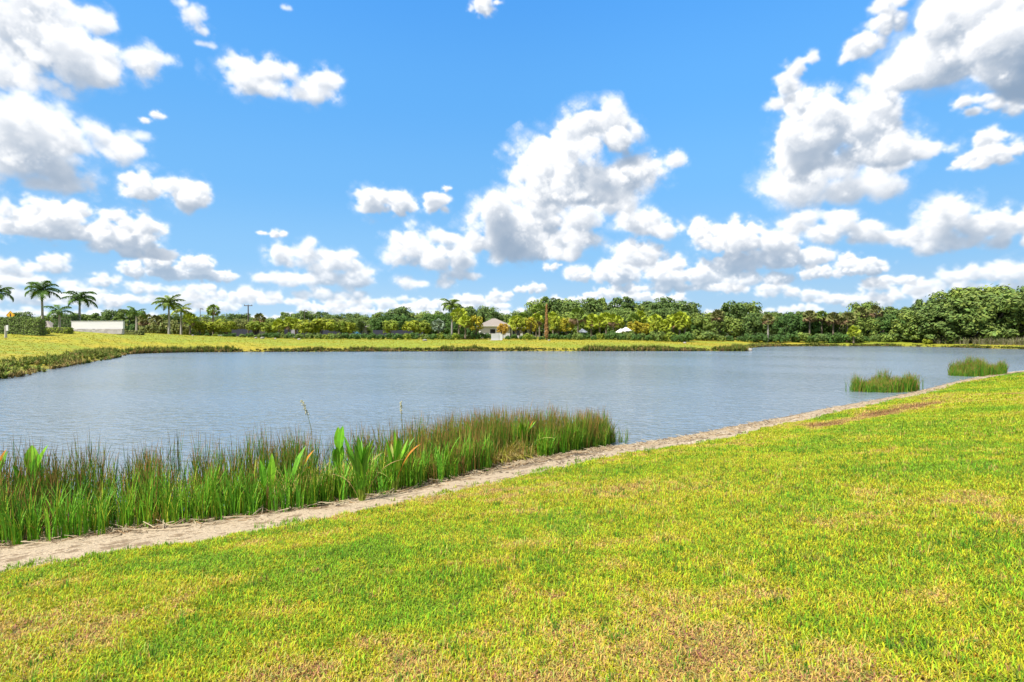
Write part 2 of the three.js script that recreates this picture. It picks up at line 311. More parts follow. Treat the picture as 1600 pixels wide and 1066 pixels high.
{ // the ground, one sheet of rings round the viewer out to the horizon
  const radii = [0];
  for (let r = 0.4; r < 3200;) { radii.push(r); r += r < 30 ? Math.max(0.12, r * 0.03) : r < 150 ? 1.0 : r * 0.06; }
  const A = 640, pos = [], col = [], uv = [], idx = [];
  for (let i = 0; i < radii.length; i++) for (let k = 0; k <= A; k++) {
    const t = k / A * Math.PI * 2, x = Math.sin(t) * radii[i], d = Math.cos(t) * radii[i], s = radii[i] < 400 ? toShore(x, d) : 300;
    let y = landHeight(x, d, s);
    const near = isNear(x, d);
    if (near > 0.5 && s > -1.4 && s < sandWidth(x, d)) y -= 0.07;   // the sand lies over it here
    pos.push(x, y, -d); uv.push(x, d);
    let c;
    if (s < 0) c = [0.10, 0.085, 0.05];
    else if (near > 0.5) { const q = dryness(x, d); c = [mix(0.11, 0.19, q), mix(0.11, 0.115, q), mix(0.015, 0.04, q)]; }
    else { const q = fbm2(x * 0.05 + 40, d * 0.12, 4), q2 = fbm2(x * 0.3, d * 0.5 + 9, 3), k2 = smooth(0.38, 0.64, q * 0.6 + q2 * 0.4); c = [mix(0.26, 0.40, k2), mix(0.32, 0.335, k2), mix(0.004, 0.008, k2)]; if (radii[i] > 175) c = [0.10, 0.13, 0.03]; }
    col.push(...c);
  }
  for (let i = 0; i < radii.length - 1; i++) for (let k = 0; k < A; k++) { const a = i * (A + 1) + k, b = a + A + 1; idx.push(a, a + 1, b, b, a + 1, b + 1); }
  const g = new THREE.BufferGeometry();
  g.setAttribute('position', new THREE.Float32BufferAttribute(pos, 3)); g.setAttribute('color', new THREE.Float32BufferAttribute(col, 3)); g.setAttribute('uv', new THREE.Float32BufferAttribute(uv, 2));
  g.setIndex(idx); g.computeVertexNormals();
  tag(structure('ground', g, M.turf), 'grassy ground around the lake', 'ground');
}

// ---------- water ----------
const wave = (per, oct, seed, stretch) => tex(1024, (u, v) => {
  let s = 0, a = 0.5, t = 0, p = per;
  for (let i = 0; i < oct; i++) { const w = wrapNoise(u * p + 0.35 * wrapNoise(v * p, u * p, p, seed + 50 + i) * 1.2, v * p * stretch, p * stretch, seed + i * 17); s += a * (1 - Math.abs(2 * w - 1)); t += a; a *= 0.55; p *= 2; }
  return s / t;
});
const ripples = wave(20, 3, 3, 2); ripples.repeat.set(1 / 10, 1 / 10);
const wind = tex(512, (u, v) => 0.72 + 0.28 * smooth(0.35, 0.7, wrapFbm(u, v * 2, 5, 4, 8))); wind.repeat.set(1 / 70, 1 / 70);
M.water = new THREE.MeshPhysicalMaterial({ name: 'lake water', color: rgb(0.130, 0.166, 0.202), roughness: 0.19, ior: 1.333, bumpMap: ripples, bumpScale: 0.045, roughnessMap: wind });
{
  const g = new THREE.PlaneGeometry(190, 140, 40, 40).rotateX(-Math.PI / 2).translate(33, 0, -66);
  const p = g.attributes.position, uv = g.attributes.uv;
  for (let i = 0; i < p.count; i++) uv.setXY(i, p.getX(i) * 0.97 + p.getZ(i) * 0.25, -p.getZ(i) * 0.97 + p.getX(i) * 0.25);
  tag(structure('lake_water', g, M.water), 'rippled lake water reflecting the sky', 'water');
}

// ---------- the sandy shore in front ----------
const sandMap = tex(1024, (u, v) => {
  const a = wrapFbm(u, v, 10, 5, 3), b = wrapFbm(u, v, 90, 3, 31), c = wrapFbm(u, v, 26, 3, 77);
  const dirt = smooth(0.49, 0.66, a * 0.6 + c * 0.4), k = 0.84 + 0.5 * (b - 0.5) + 0.3 * (a - 0.5);
  return [mix(k * 0.90, 0.40, dirt), mix(k * 0.83, 0.33, dirt), mix(k * 0.72, 0.25, dirt)];
});
sandMap.repeat.set(1 / 1.9, 1 / 1.9);
const sandBump = tex(512, (u, v) => wrapFbm(u, v, 40, 4, 9)); sandBump.repeat.set(1 / 1.1, 1 / 1.1);
M.sand = new THREE.MeshStandardMaterial({ name: 'sand', color: rgb(0.45, 0.385, 0.30), vertexColors: true, map: sandMap, bumpMap: sandBump, bumpScale: 0.025, roughness: 0.95 });
const nearShore = new THREE.CatmullRomCurve3(lakeCorners.slice(0, 19).map(([x, d]) => V3(x, 0, d)), false, 'centripetal');
{
  const N = 900, K = 26, pts = nearShore.getSpacedPoints(N), pos = [], uv = [], col = [], idx = [];
  for (let i = 0; i <= N; i++) {
    const a = pts[Math.max(0, i - 2)], b = pts[Math.min(N, i + 2)], tx = b.x - a.x, td = b.z - a.z, l = Math.hypot(tx, td), nx = td / l, nd = -tx / l;   // towards the land
    for (let k = 0; k <= K; k++) {
      const w = sandWidth(pts[i].x, pts[i].z) + 0.35, s = -1.3 + (w + 1.3) * k / K, x = pts[i].x + nx * s, d = pts[i].z + nd * s;
      const bump = 0.022 * (fbm2(x * 2.1, d * 2.1, 3) - 0.5) + 0.02 * (fbm2(x * 7, d * 7, 2) - 0.5);
      const base = s < 0 ? landHeight(x, d, s) : landHeight(x, d, s);
      pos.push(x, base + bump * smooth(0.02, 0.3, Math.abs(s)) + (k === K ? -0.09 : -0.004), -d); uv.push(x, d);
      const damp = smooth(0.24, 0.05, s + 0.25 * (fbm2(x * 3, d * 3, 2) - 0.5));   // wet sand at the lapping edge
      const mud = smooth(1.25, 0.8, s + 0.5 * (fbm2(x * 2.5, d * 2.5, 3) - 0.5)) * smooth(2.6, 1.6, x), m = Math.max(damp * 0.55, mud * 0.8);   // dark mud where the rushes root
      col.push(1 - m, 1 - m * 1.02, 1 - m * 1.04);
    }
  }
  for (let i = 0; i < N; i++) for (let k = 0; k < K; k++) { const a = i * (K + 1) + k, b = a + K + 1; idx.push(a, b, a + 1, b, b + 1, a + 1); }
  const g = new THREE.BufferGeometry();
  g.setAttribute('position', new THREE.Float32BufferAttribute(pos, 3)); g.setAttribute('uv', new THREE.Float32BufferAttribute(uv, 2)); g.setAttribute('color', new THREE.Float32BufferAttribute(col, 3));
  g.setIndex(idx); g.computeVertexNormals();
  const n = g.attributes.normal; if (n.getY(Math.floor(n.count / 2)) < 0) { g.setIndex(idx.map((_, i) => idx[i - i % 3 + [0, 2, 1][i % 3]])); g.computeVertexNormals(); }
  tag(structure('sand_shore', g, M.sand), 'bare sandy strip between lawn and lake', 'sand');
}

{ // white strip painted for the bright sky reflection where water laps the bare sand
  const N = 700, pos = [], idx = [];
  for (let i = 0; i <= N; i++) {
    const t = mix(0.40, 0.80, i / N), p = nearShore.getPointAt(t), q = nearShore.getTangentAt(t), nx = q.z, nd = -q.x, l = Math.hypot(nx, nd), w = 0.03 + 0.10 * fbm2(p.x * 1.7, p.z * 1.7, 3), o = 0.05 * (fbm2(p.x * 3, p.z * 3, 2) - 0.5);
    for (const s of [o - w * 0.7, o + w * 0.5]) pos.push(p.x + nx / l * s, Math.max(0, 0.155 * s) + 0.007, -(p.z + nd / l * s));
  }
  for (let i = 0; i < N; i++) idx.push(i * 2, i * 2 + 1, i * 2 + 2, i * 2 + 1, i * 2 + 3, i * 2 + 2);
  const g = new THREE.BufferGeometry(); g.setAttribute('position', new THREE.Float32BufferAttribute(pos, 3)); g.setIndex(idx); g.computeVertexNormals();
  const m = structure('painted_glint_line', g, new THREE.MeshStandardMaterial({ name: 'glint_paint', color: rgb(0.62, 0.62, 0.62), roughness: 0.9, side: THREE.DoubleSide }));
  m.userData.kind = 'stuff'; tag(m, 'thin white strip painted for the bright reflection where water laps the sand', 'foam');
}

// ---------- foliage materials ----------
const leafy = (name, through = 0.35, rough = 0.85) => new THREE.MeshPhysicalMaterial({ name, color: 0xffffff, vertexColors: true, roughness: rough, transmission: through, thickness: 0, side: THREE.DoubleSide, specularIntensity: 0.4 });
M.grass = leafy('grass blades', 0.35);
M.rush = leafy('rush stems', 0.2, 0.6);
M.leaf = leafy('broad leaves', 0.4, 0.5);
M.straw = leafy('dry stems', 0.1, 0.95);

function stuffField(name, label, category, variants, material, spots) {   // uncountable growth: copies of a few tufts, one object
  const rest = variants.map(() => []);
  for (const s of spots) rest[s.v % variants.length].push(s);
  const root = new THREE.Group(); root.name = numbered(name); root.userData.kind = 'stuff'; tag(root, label, category);
  const q = new THREE.Quaternion(), e = new THREE.Euler(), m = new THREE.Matrix4(), c = new THREE.Color();
  rest.forEach((list, v) => {
    if (!list.length) return;
    const o = shade(new THREE.InstancedMesh(variants[v], material, list.length));
    o.name = name + '_tufts'; o.userData.kind = 'stuff';
    list.forEach((s, i) => { m.compose(V3(s.x, s.y, -s.d), q.setFromEuler(e.set(s.tx ?? 0, s.turn, s.tz ?? 0)), V3(s.w, s.h, s.w)); o.setMatrixAt(i, m); if (s.c) o.setColorAt(i, c.setRGB(...s.c)); });
    root.add(o);
  });
  scene.add(root);
  return root;
}

// ---------- the lawn ----------
function turfTuft(seed, blades, spread, len, wide) {
  const r = mulberry(seed), s = new Sheet();
  for (let i = 0; i < blades; i++) {
    const a = r() * 6.283, lean = 0.3 + r() * 1.45, l = len * (0.55 + r() * 0.75), w = wide * (0.7 + r() * 0.6), ox = (r() - 0.5) * 2 * spread, oz = (r() - 0.5) * 2 * spread;
    const dx = Math.cos(a), dz = Math.sin(a), sx = -dz * w / 2, sz = dx * w / 2;
    const h1 = l * 0.55 * Math.cos(lean * 0.6), d1 = l * 0.55 * Math.sin(lean * 0.6), h2 = h1 + l * 0.45 * Math.cos(lean * 1.3), d2 = d1 + l * 0.45 * Math.sin(lean * 1.3);
    const t = r(), k = 0.6 + r() * 0.75, col = t < 0.15 ? [1.35 * k, 1.0 * k, 2.0 * k] : t < 0.28 ? [0.75 * k, 0.45 * k, 1.2 * k] : t < 0.48 ? [0.62 * k, 0.92 * k, 0.9 * k] : [k, k, k];
    const b = V3(ox, -0.008, oz), p1 = V3(ox + dx * d1, h1, oz + dz * d1), p2 = V3(ox + dx * d2, h2, oz + dz * d2), n = V3(sx, 0, sz);
    const a0 = b.clone().sub(n), a1 = b.clone().add(n), b0 = p1.clone().sub(n), b1 = p1.clone().add(n);
    s.quad(a0, a1, b1, b0, col); s.tri(b0, b1, p2, col);
  }
  return s.build();
}
function grassColor(q, r) {   // q: how dry, r: a random number
  const g = [0.19, 0.345, 0.006], y = [0.46, 0.465, 0.010], st = [0.52, 0.38, 0.085], br = [0.32, 0.18, 0.05];
  const t = q + (r - 0.5) * 0.55, m3 = (a, b, k) => [0, 1, 2].map((i) => mix(a[i], b[i], k));
  if (t < 0.25) return m3(g, y, smooth(-0.25, 0.25, t));
  if (t < 0.6) return m3(y, st, smooth(0.25, 0.6, t));
  return m3(st, br, smooth(0.6, 1.0, t));
}
{
  const r = mulberry(910), spots = [];
  const bands = [[-0.5, 4.2, 1500, 1.0, 0], [4.2, 7, 1050, 1.1, 0], [7, 11, 640, 1.25, 0], [11, 18, 330, 1.5, 4], [18, 30, 130, 2.1, 4], [30, 48, 46, 3.2, 4]];
  for (const [d0, d1, density, size, kind] of bands) {
    const x0 = -1.08 * d1 - 1.5, x1 = 1.05 * d1 + 1.5, n = Math.round((x1 - x0) * (d1 - d0) * density);
    for (let i = 0; i < n; i++) {
      const x = x0 + r() * (x1 - x0), d = d0 + r() * (d1 - d0), a = r(), b = r(), c = r();
      if (x < -1.05 * d - 1.6 || x > 1.02 * d + 1.6) continue;
      if (d > 0.62 * x + 16) continue;
      const s = toShore(x, d), edge = sandWidth(x, d);
      const sprig = s > edge - 0.6 && a < 0.2 * smooth(edge - 0.6, edge, s) && fbm2(x * 2.3, d * 2.3, 2) > 0.52;
      if (s < edge + 0.55 * (fbm2(x * 2.6, d * 2.6, 3) - 0.5) + 0.1 * (c - 0.5) && !sprig) continue;
      const q = dryness(x, d), thick = 1 - 0.35 * smooth(0.45, 0.95, q);
      if (b > thick) continue;
      const tall = size * (0.75 + 0.55 * fbm2(x * 1.7, d * 1.7, 2)) * (1 - 0.3 * q) * (0.8 + c * 0.45);
      const pale = fbm2(x * 0.5 + 20, d * 0.5, 3), weed = d < 14 && c > 0.982 && fbm2(x * 1.1 + 60, d * 1.1, 2) > 0.47;
      const k = weed ? (a < 0.7 ? [0.12, 0.27, 0.012] : [0.46, 0.42, 0.06]) : grassColor(q + (pale - 0.5) * 1.15 - 0.03, a), h = landHeight(x, d, s);
      spots.push({ v: kind + Math.floor(c * 4), x, d, y: h, turn: b * 40, w: size * (0.8 + a * 0.4), h: tall * (weed ? 1.9 : 1), c: k });
    }
  }
  console.log('turf tufts', spots.length);
  const variants = [1, 2, 3, 4].map((k) => turfTuft(k * 7, 13, 0.035, 0.043, 0.0056)).concat([5, 6, 7, 8].map((k) => turfTuft(k * 7, 15, 0.05, 0.042, 0.0080)));
  stuffField('lawn_grass', 'short yellow-green lawn grass with dry straw patches on the near slope', 'grass', variants, M.grass, spots);
}

// ---------- rushes ----------
function rushTuft(seed, stems, spread, tall, wide, dry) {
  const r = mulberry(seed), s = new Sheet();
  for (let i = 0; i < stems; i++) {
    const a = r() * 6.283, lean = (0.02 + r() * r() * 0.26), h = tall * (0.5 + r() * 0.6), w = wide * (0.75 + r() * 0.5), ox = (r() + r() - 1) * spread, oz = (r() + r() - 1) * spread;
    const dx = Math.cos(a), dz = Math.sin(a), brown = r() < dry, tip = r();
    const k = 0.75 + r() * 0.55, green = brown ? [0.30 * k, 0.165 * k, 0.045 * k] : r() < 0.25 ? [0.20 * k, 0.29 * k, 0.016 * k] : [0.072 * k, 0.205 * k, 0.013 * k], seed2 = tip < 0.50 ? [0.27 * k, 0.165 * k, 0.045 * k] : tip < 0.62 ? [0.33 * k, 0.27 * k, 0.05 * k] : green;
    const at = (t) => V3(ox + dx * h * lean * t * t * 1.6, h * t - 0.05, oz + dz * h * lean * t * t * 1.6);
    const ring = (t, q) => [0, 1, 2].map((j) => at(t).add(V3(Math.cos(j * 2.094 + a) * w * q / 2, 0, Math.sin(j * 2.094 + a) * w * q / 2)));
    const cut = 0.72 + r() * 0.22, rows = [[0, 1.0, green], [0.45, 0.95, green], [cut, 0.85, seed2], [1, 0.15, seed2]];
    for (let j = 0; j < rows.length - 1; j++) {
      const A = ring(rows[j][0], rows[j][1]), B = ring(rows[j + 1][0], rows[j + 1][1]), col = rows[j][2];
      for (let n = 0; n < 3; n++) { const m = (n + 1) % 3; s.quad(A[n], A[m], B[m], B[n], col); }
    }
  }
  return s.build();
}
function bladeTuft(seed, blades, tall, wide, cols, droop = 0.5) {   // flat arching leaves from one foot
  const r = mulberry(seed), s = new Sheet();
  for (let i = 0; i < blades; i++) {
    const a = r() * 6.283, l = tall * (0.5 + r() * 0.6), w = wide * (0.6 + r() * 0.7), lean = 0.12 + r() * droop, k = 0.75 + r() * 0.5, col = cols[Math.floor(r() * cols.length)].map((c) => c * k);
    const dx = Math.cos(a), dz = Math.sin(a), ox = (r() - 0.5) * tall * 0.16, oz = (r() - 0.5) * tall * 0.16;
    let p = V3(ox, -0.03, oz), ang = lean * 0.3, prev = null; const n = 4;
    for (let j = 0; j <= n; j++) {
      const q = w * (j === n ? 0.05 : 1 - 0.55 * j / n) / 2, L = p.clone().add(V3(-dz * q, 0, dx * q)), R = p.clone().add(V3(dz * q, 0, -dx * q));
      if (prev) s.quad(prev[0], prev[1], R, L, col);
      prev = [L, R];
      p = p.clone().add(V3(dx * Math.sin(ang) * l / n, Math.cos(ang) * l / n, dz * Math.sin(ang) * l / n)); ang += lean * 0.75 * (0.5 + j * 0.35);
    }
  }
  return s.build();
}
const rushGreen = [1, 2, 3, 4, 5].map((k) => rushTuft(k * 31, 12, 0.07, 1.0, 0.0085, 0.11));
const rushDry = [6, 7].map((k) => rushTuft(k * 31, 10, 0.09, 0.95, 0.008, 0.7));
// the bed along the near shore, between its landward and lakeward edge
const bedFront = [[-13, 3.4], [-8.6, 6.4], [-6.7, 7.65], [-5.0, 8.35], [-3.3, 9.05], [-1.8, 10.35], [-0.6, 12.0], [0.75, 13.6], [1.9, 14.45], [2.5, 14.85]];
const bedBack = [[-15, 6.4], [-10.6, 9.2], [-8.2, 10.5], [-6.0, 11.3], [-4.1, 12.3], [-2.2, 13.3], [-0.6, 14.3], [0.9, 15.2], [2.0, 15.7], [2.6, 15.6]];
const polyAt = (P, t) => { const f = Math.min(P.length - 1.0001, Math.max(0, t * (P.length - 1))), i = Math.floor(f), u = f - i; return [mix(P[i][0], P[i + 1][0], u), mix(P[i][1], P[i + 1][1], u)]; };
{
  const r = mulberry(505), spots = [];
  for (let i = 0; i < 3500; i++) {
    const t = r(), v0 = r(), [fx, fd] = polyAt(bedFront, t), [bx, bd] = polyAt(bedBack, t);
    let v = v0;
    // dense front rank on the left, a looser water gap behind the broad-leaved plants, dense back rank further along
    const x = mix(fx, bx, v) + (r() - 0.5) * 0.12, d = mix(fd, bd, v) + (r() - 0.5) * 0.12;
    const gap = Math.exp(-(((x + 3.1) / 1.25) ** 2)) * smooth(0.0, 0.12, v) * smooth(0.74, 0.56, v);
    if (r() < gap * 0.97) continue;
    const gap2 = Math.exp(-(((x - 0.05) / 0.75) ** 2)) * smooth(0.5, 0.2, v);
    if (r() < gap2 * 0.95) continue;
    const clump = fbm2(x * 1.6, d * 1.6, 2);
    if (clump < 0.45 && r() < 0.8) continue;
    const s = toShore(x, d), h = Math.max(-0.12, landHeight(x, d, s));
    const frontLow = smooth(0.0, 0.22, v), a = r(), b = r();
    const tall = mix(0.66, 1.08, frontLow) * (0.78 + b * 0.38) * (0.75 + 0.5 * clump) * mix(1, 0.94, smooth(0, 2.5, x));
    const dry = fbm2(x * 0.9 + 50, d * 0.9, 2);
    const end = smooth(2.75, 1.5, x); if (r() > 0.12 + 0.88 * end) continue;
    spots.push({ v: a < 0.10 + 0.3 * smooth(0.52, 0.72, dry) ? 5 + Math.floor(r() * 2) : Math.floor(r() * 5), x, d, y: h, turn: r() * 6.28, w: 0.85 + r() * 0.4, h: tall * mix(0.8, 1, end), tx: (r() - 0.5) * 0.12, tz: (r() - 0.5) * 0.12 });
  }
  for (let i = 0; i < 26; i++) { const x = 2.6 + r() * r() * 0.75, d = 15.3 + r() * 0.5; spots.push({ v: Math.floor(r() * 5), x, d, y: -0.1, turn: r() * 6, w: 0.5 + r() * 0.4, h: 0.45 + r() * 0.3 }); }
  stuffField('rush_bed', 'dense bed of upright green rushes with rusty brown tips along the near shore', 'rushes', [...rushGreen, ...rushDry], M.rush, spots);
  // bright narrow leaves shooting up along the landward edge
  const shoots = [7, 8, 9].map((k) => bladeTuft(k * 3, 15, 0.68, 0.014, [[0.11, 0.32, 0.015], [0.17, 0.38, 0.015], [0.34, 0.38, 0.03]], 0.3)), front = [];
  for (let i = 0; i < 330; i++) { const t = 0.1 + r() * 0.78, [x, d] = polyAt(bedFront, t), o = (r() - 0.35) * 0.5, px = x + (r() - 0.5) * 0.2, pd = d + o; if (Math.abs(px - 0.1) < 0.55) continue; front.push({ v: i, x: px, d: pd, y: Math.max(-0.05, landHeight(px, pd)), turn: r() * 6.28, w: 0.8 + r() * 0.5, h: 0.7 + r() * 0.75 }); }
  stuffField('sedge_shoots', 'bright green sedge shoots at the sandy edge of the rush bed', 'sedge', shoots, M.rush, front);
  // bent and yellowed growth lying in the gaps
  const mats = [11, 12, 13].map((k) => bladeTuft(k * 5, 22, 0.6, 0.010, [[0.40, 0.34, 0.04], [0.36, 0.24, 0.07], [0.30, 0.33, 0.03], [0.46, 0.38, 0.14]], 1.5)), lie = [];
  for (let i = 0; i < 330; i++) {
    const pick = r(), u = (r() + r() + r() - 1.5) / 1.5, w = (r() + r() + r() - 1.5) / 1.5;
    const [cx, cd, rx, rd] = pick < 0.42 ? [-3.1, 10.5, 1.3, 0.75] : pick < 0.72 ? [-0.1, 13.2, 0.8, 0.45] : pick < 0.86 ? [-1.3, 12.4, 1.1, 0.5] : [-6.5, 9.2, 2.6, 0.6];
    const x = cx + u * rx, d = cd + w * rd + (x - cx) * 0.7;
    lie.push({ v: i, x, d, y: Math.max(-0.02, landHeight(x, d)) + (pick < 0.42 ? 0.05 : 0), turn: r() * 6.28, w: 0.9 + r() * 0.6, h: 0.75 + r() * 0.45 });
  }
  stuffField('marsh_thatch', 'yellowed bent marsh grass lying between the rushes', 'dry grass', mats, M.straw, lie);
  // dead stalks and litter at the foot of the bed
  const litter = [21, 22].map((k) => { const q = mulberry(k), s = new Sheet(); for (let i = 0; i < 5; i++) { const a = q() * 6.28, l = 0.1 + q() * 0.4, w = 0.004 + q() * 0.006, x = (q() - 0.5) * 0.3, z = (q() - 0.5) * 0.3, c = q() < 0.4 ? [0.36, 0.29, 0.19] : q() < 0.5 ? [0.12, 0.08, 0.045] : [0.25, 0.16, 0.08], y1 = 0.006 + q() * 0.05; const A = V3(x, 0.006, z), B = V3(x + Math.cos(a) * l, y1, z + Math.sin(a) * l), n = V3(-Math.sin(a) * w, 0, Math.cos(a) * w), up = V3(0, w, 0); s.quad(A.clone().add(n), B.clone().add(n), B.clone().add(up), A.clone().add(up), c); s.quad(A.clone().sub(n), B.clone().sub(n), B.clone().add(up), A.clone().add(up), c); } return s.build(); });
  const bits = [];
  for (let i = 0; i < 1100; i++) {
    let x, d; if (i < 430) { const t = 0.06 + r() * 0.92; [x, d] = polyAt(bedFront, t); const o = (r() + r() - 0.85) * 0.55; x += o * 0.6; d -= o * 0.8; } else { const p = nearShore.getPoint(0.22 + r() * 0.6), o = 0.1 + r() * 1.2; x = p.x + o * 0.6; d = p.z - o * 0.8; }
    if (toShore(x, d) < 0.02) continue;
    bits.push({ v: i, x, d, y: landHeight(x, d) + 0.006, turn: r() * 6.28, w: i < 430 ? 0.6 + r() * 0.7 : 0.35 + r() * 0.4, h: 1 });
  }
  stuffField('dead_stalks', 'dead stalks and plant litter strewn along the sandy shore', 'plant litter', litter, M.straw, bits);
}
// two islands of rushes further along
for (const [cx, cd, rx, rd, turn, n, tall, label] of [
  [19.3, 29.4, 1.95, 0.95, 0.25, 600, 1.12, 'nearer of the two dark green rush clumps standing in shallow water'],
  [32.7, 39.9, 2.1, 1.3, 0.3, 600, 1.1, 'farther of the two dark green rush clumps, by the right edge'],
]) {
  const r = mulberry(Math.round(cx * 10)), g = thing('rush_clump', label, 'rushes', [cx, 0, -cd], 0, 'rush clumps off the near shore'), green = [], dry = [];
  const far = [1, 2, 3].map((k) => rushTuft(k * 57, 11, 0.09, 1.0, 0.015, 0.06)), farDry = [4].map((k) => rushTuft(k * 57, 8, 0.1, 1.0, 0.013, 0.6));
  const m = new THREE.Matrix4();
  for (let i = 0; i < n; i++) {
    const a = r() * 6.283, q = Math.sqrt(r()), lump = 0.12 + 1.65 * fbm2(Math.cos(a) * q * 2.2 + cx, Math.sin(a) * q * 1.2, 2), u = Math.cos(a) * q * rx, w = Math.sin(a) * q * rd;
    const x = u * Math.cos(turn) - w * Math.sin(turn), d = u * Math.sin(turn) + w * Math.cos(turn);
    m.compose(V3(x, Math.max(-0.12, landHeight(cx + x, cd + d)), -d), new THREE.Quaternion().setFromEuler(new THREE.Euler((r() - 0.5) * 0.1, r() * 6, (r() - 0.5) * 0.1)), V3(1, tall * lump * (0.75 + r() * 0.35) * (1 - 0.3 * q * q * q), 1));
    const wither = r() < 0.16; (wither ? dry : green).push((wither ? farDry[0] : far[i % 3]).clone().applyMatrix4(m));
  }
  for (let i = 0; i < 7; i++) { const s = r() < 0.6 ? -1 : 1, x = s * (rx * (1.02 + r() * 0.18)) * Math.cos(turn), d = s * rx * 1.05 * Math.sin(turn) + (r() - 0.5) * 0.4; m.compose(V3(x, Math.max(-0.1, landHeight(cx + x, cd + d)), -d), new THREE.Quaternion(), V3(0.4, tall * 0.75, 0.4)); green.push(far[i % 3].clone().applyMatrix4(m)); }
  part('stems', mergeGeometries(green), M.rush, g).userData.kind = 'stuff';
  part('withered_stems', mergeGeometries(dry), M.rush, g).userData.kind = 'stuff';
}

// ---------- broad-leaved marsh plants ----------
function broadLeaf(seed, stalk, blade, wide, lean, col, edge) {   // a stalk that carries a pointed oval blade, folded along its midrib
  const r = mulberry(seed), s = new Sheet(), n = 7, total = stalk + blade;
  const spine = (t) => { const a = lean * (0.45 + 0.55 * t * t); return V3(Math.sin(a) * total * t * 0.9, total * t * Math.cos(a * 0.85), (r0 - 0.5) * 0.08 * t); }, r0 = r();
  const t0 = stalk / total, w0 = 0.007 + wide * 0.05;
  const stem = [0.32, 0.42, 0.05];
  for (let j = 0; j < 4; j++) { const A = spine(t0 * j / 4), B = spine(t0 * (j + 1) / 4), w = w0 * (1.15 - 0.15 * j); for (const k of [0, 1, 2]) { const p = (q, kk) => V3(Math.cos(kk * 2.094) * w, 0, Math.sin(kk * 2.094) * w).add(q); s.quad(p(A, k), p(A, k + 1), p(B, k + 1), p(B, k), j < 2 ? stem : col); } }
  const half = (t) => wide / 2 * Math.pow(Math.sin(Math.PI * Math.pow(Math.min(1, Math.max(0.0, t)), 0.72)), 0.8);
  let prev = null; const rib = col.map((c, i) => c * 1.25 + [0.05, 0.05, 0.01][i]);
  for (let j = 0; j <= n; j++) {
    const t = j / n, c = spine(t0 + (1 - t0) * t), w = j === n ? 0.001 : Math.max(0.006, half(t)), fold = 0.32 * w;
    const L = c.clone().add(V3(-fold * 0.6, fold, -w)), R = c.clone().add(V3(-fold * 0.6, fold, w));
    if (prev) { const a = edge && j > 3 ? edge : col; const kA = 0.8 + r() * 0.4, kB = 0.8 + r() * 0.4, lm = c.clone().lerp(L, 0.14), rm = c.clone().lerp(R, 0.14), pl = prev[1].clone().lerp(prev[0], 0.14), pr = prev[1].clone().lerp(prev[2], 0.14); s.quad(pl, prev[0], L, lm, a.map((q) => q * kA)); s.quad(pr, rm, R, prev[2], (edge && j > 5 ? edge : col).map((q) => q * kB)); s.quad(prev[1], pl, lm, c, rib); s.quad(prev[1], c, rm, pr, rib); }
    prev = [L, c, R];
  }
  return s.build();
}
const leafGreens = [[0.13, 0.36, 0.012], [0.20, 0.44, 0.015], [0.10, 0.27, 0.012], [0.26, 0.42, 0.02]], orange = [0.52, 0.20, 0.02], pale = [0.55, 0.55, 0.16], spent = [0.38, 0.26, 0.10];
function marshPlant(x, d, label, leaves) {   // leaves: [compass turn, stalk, blade, width, lean, colour, edge colour]
  const h = Math.max(-0.05, landHeight(x, d)), p = thing('broadleaf_marsh_plant', label, 'marsh plant', [x, h - 0.02, -d], 0, 'broad-leaved marsh plants in the rush bed');
  leaves.forEach(([turn, stalk, blade, wide, lean, col, edge], i) => { const m = part('leaf', broadLeaf(Math.round(x * 100) + i * 9, stalk, blade, wide, lean, typeof col === 'number' ? leafGreens[col] : col, edge), M.leaf, p); m.rotation.y = turn; m.position.set(Math.cos(i * 2.4) * 0.035, 0, Math.sin(i * 2.4) * 0.035); });
  return p;
}
const fan = (seed, n, stalk, blade, wide, lean) => { const r = mulberry(seed); return Array.from({ length: n }, (_, i) => [r() * 6.283, stalk * (0.7 + r() * 0.5), blade * (0.75 + r() * 0.45), wide * (0.7 + r() * 0.5), lean * (0.3 + r() * 0.9), Math.floor(r() * 4)]); };
marshPlant(-2.45, 9.25, 'fan of upright bright green leaves standing on the bare sand, yellow-green at its foot', [...fan(3, 16, 0.45, 0.55, 0.07, 0.42), [0.1, 0.5, 0.45, 0.05, 0.9, spent], [3.0, 0.3, 0.4, 0.04, 1.1, spent]]);
marshPlant(-3.15, 10.3, 'tallest plant, with two broad shiny oval leaves above the rushes', [[1.9, 0.80, 0.44, 0.17, 0.16, 1], [1.2, 0.84, 0.42, 0.17, 0.14, 0, null], [1.6, 0.55, 0.42, 0.16, 0.12, 1], [4.4, 0.5, 0.42, 0.14, 0.2, 0], [5.1, 0.6, 0.36, 0.12, 0.3, 2], [0.9, 0.4, 0.3, 0.06, 0.5, spent]]);
marshPlant(-3.85, 8.95, 'plant with pale yellow-green foot and folded leaves, leftmost of those on the sand', [[1.9, 0.42, 0.50, 0.12, 0.16, 1], [2.4, 0.38, 0.46, 0.11, 0.24, 0], [1.4, 0.34, 0.36, 0.06, 0.35, 3], [4.3, 0.3, 0.35, 0.05, 0.5, 3], [5.4, 0.25, 0.3, 0.05, 0.6, spent]]);
marshPlant(-3.55, 9.1, 'plant leaning right whose dark folded leaves have orange edges', [[0.65, 0.48, 0.50, 0.13, 0.42, 2, orange], [0.9, 0.52, 0.50, 0.13, 0.36, 0, null], [-0.3, 0.42, 0.42, 0.08, 0.55, 2, orange], [0.9, 0.4, 0.4, 0.07, 0.5, 3]]);
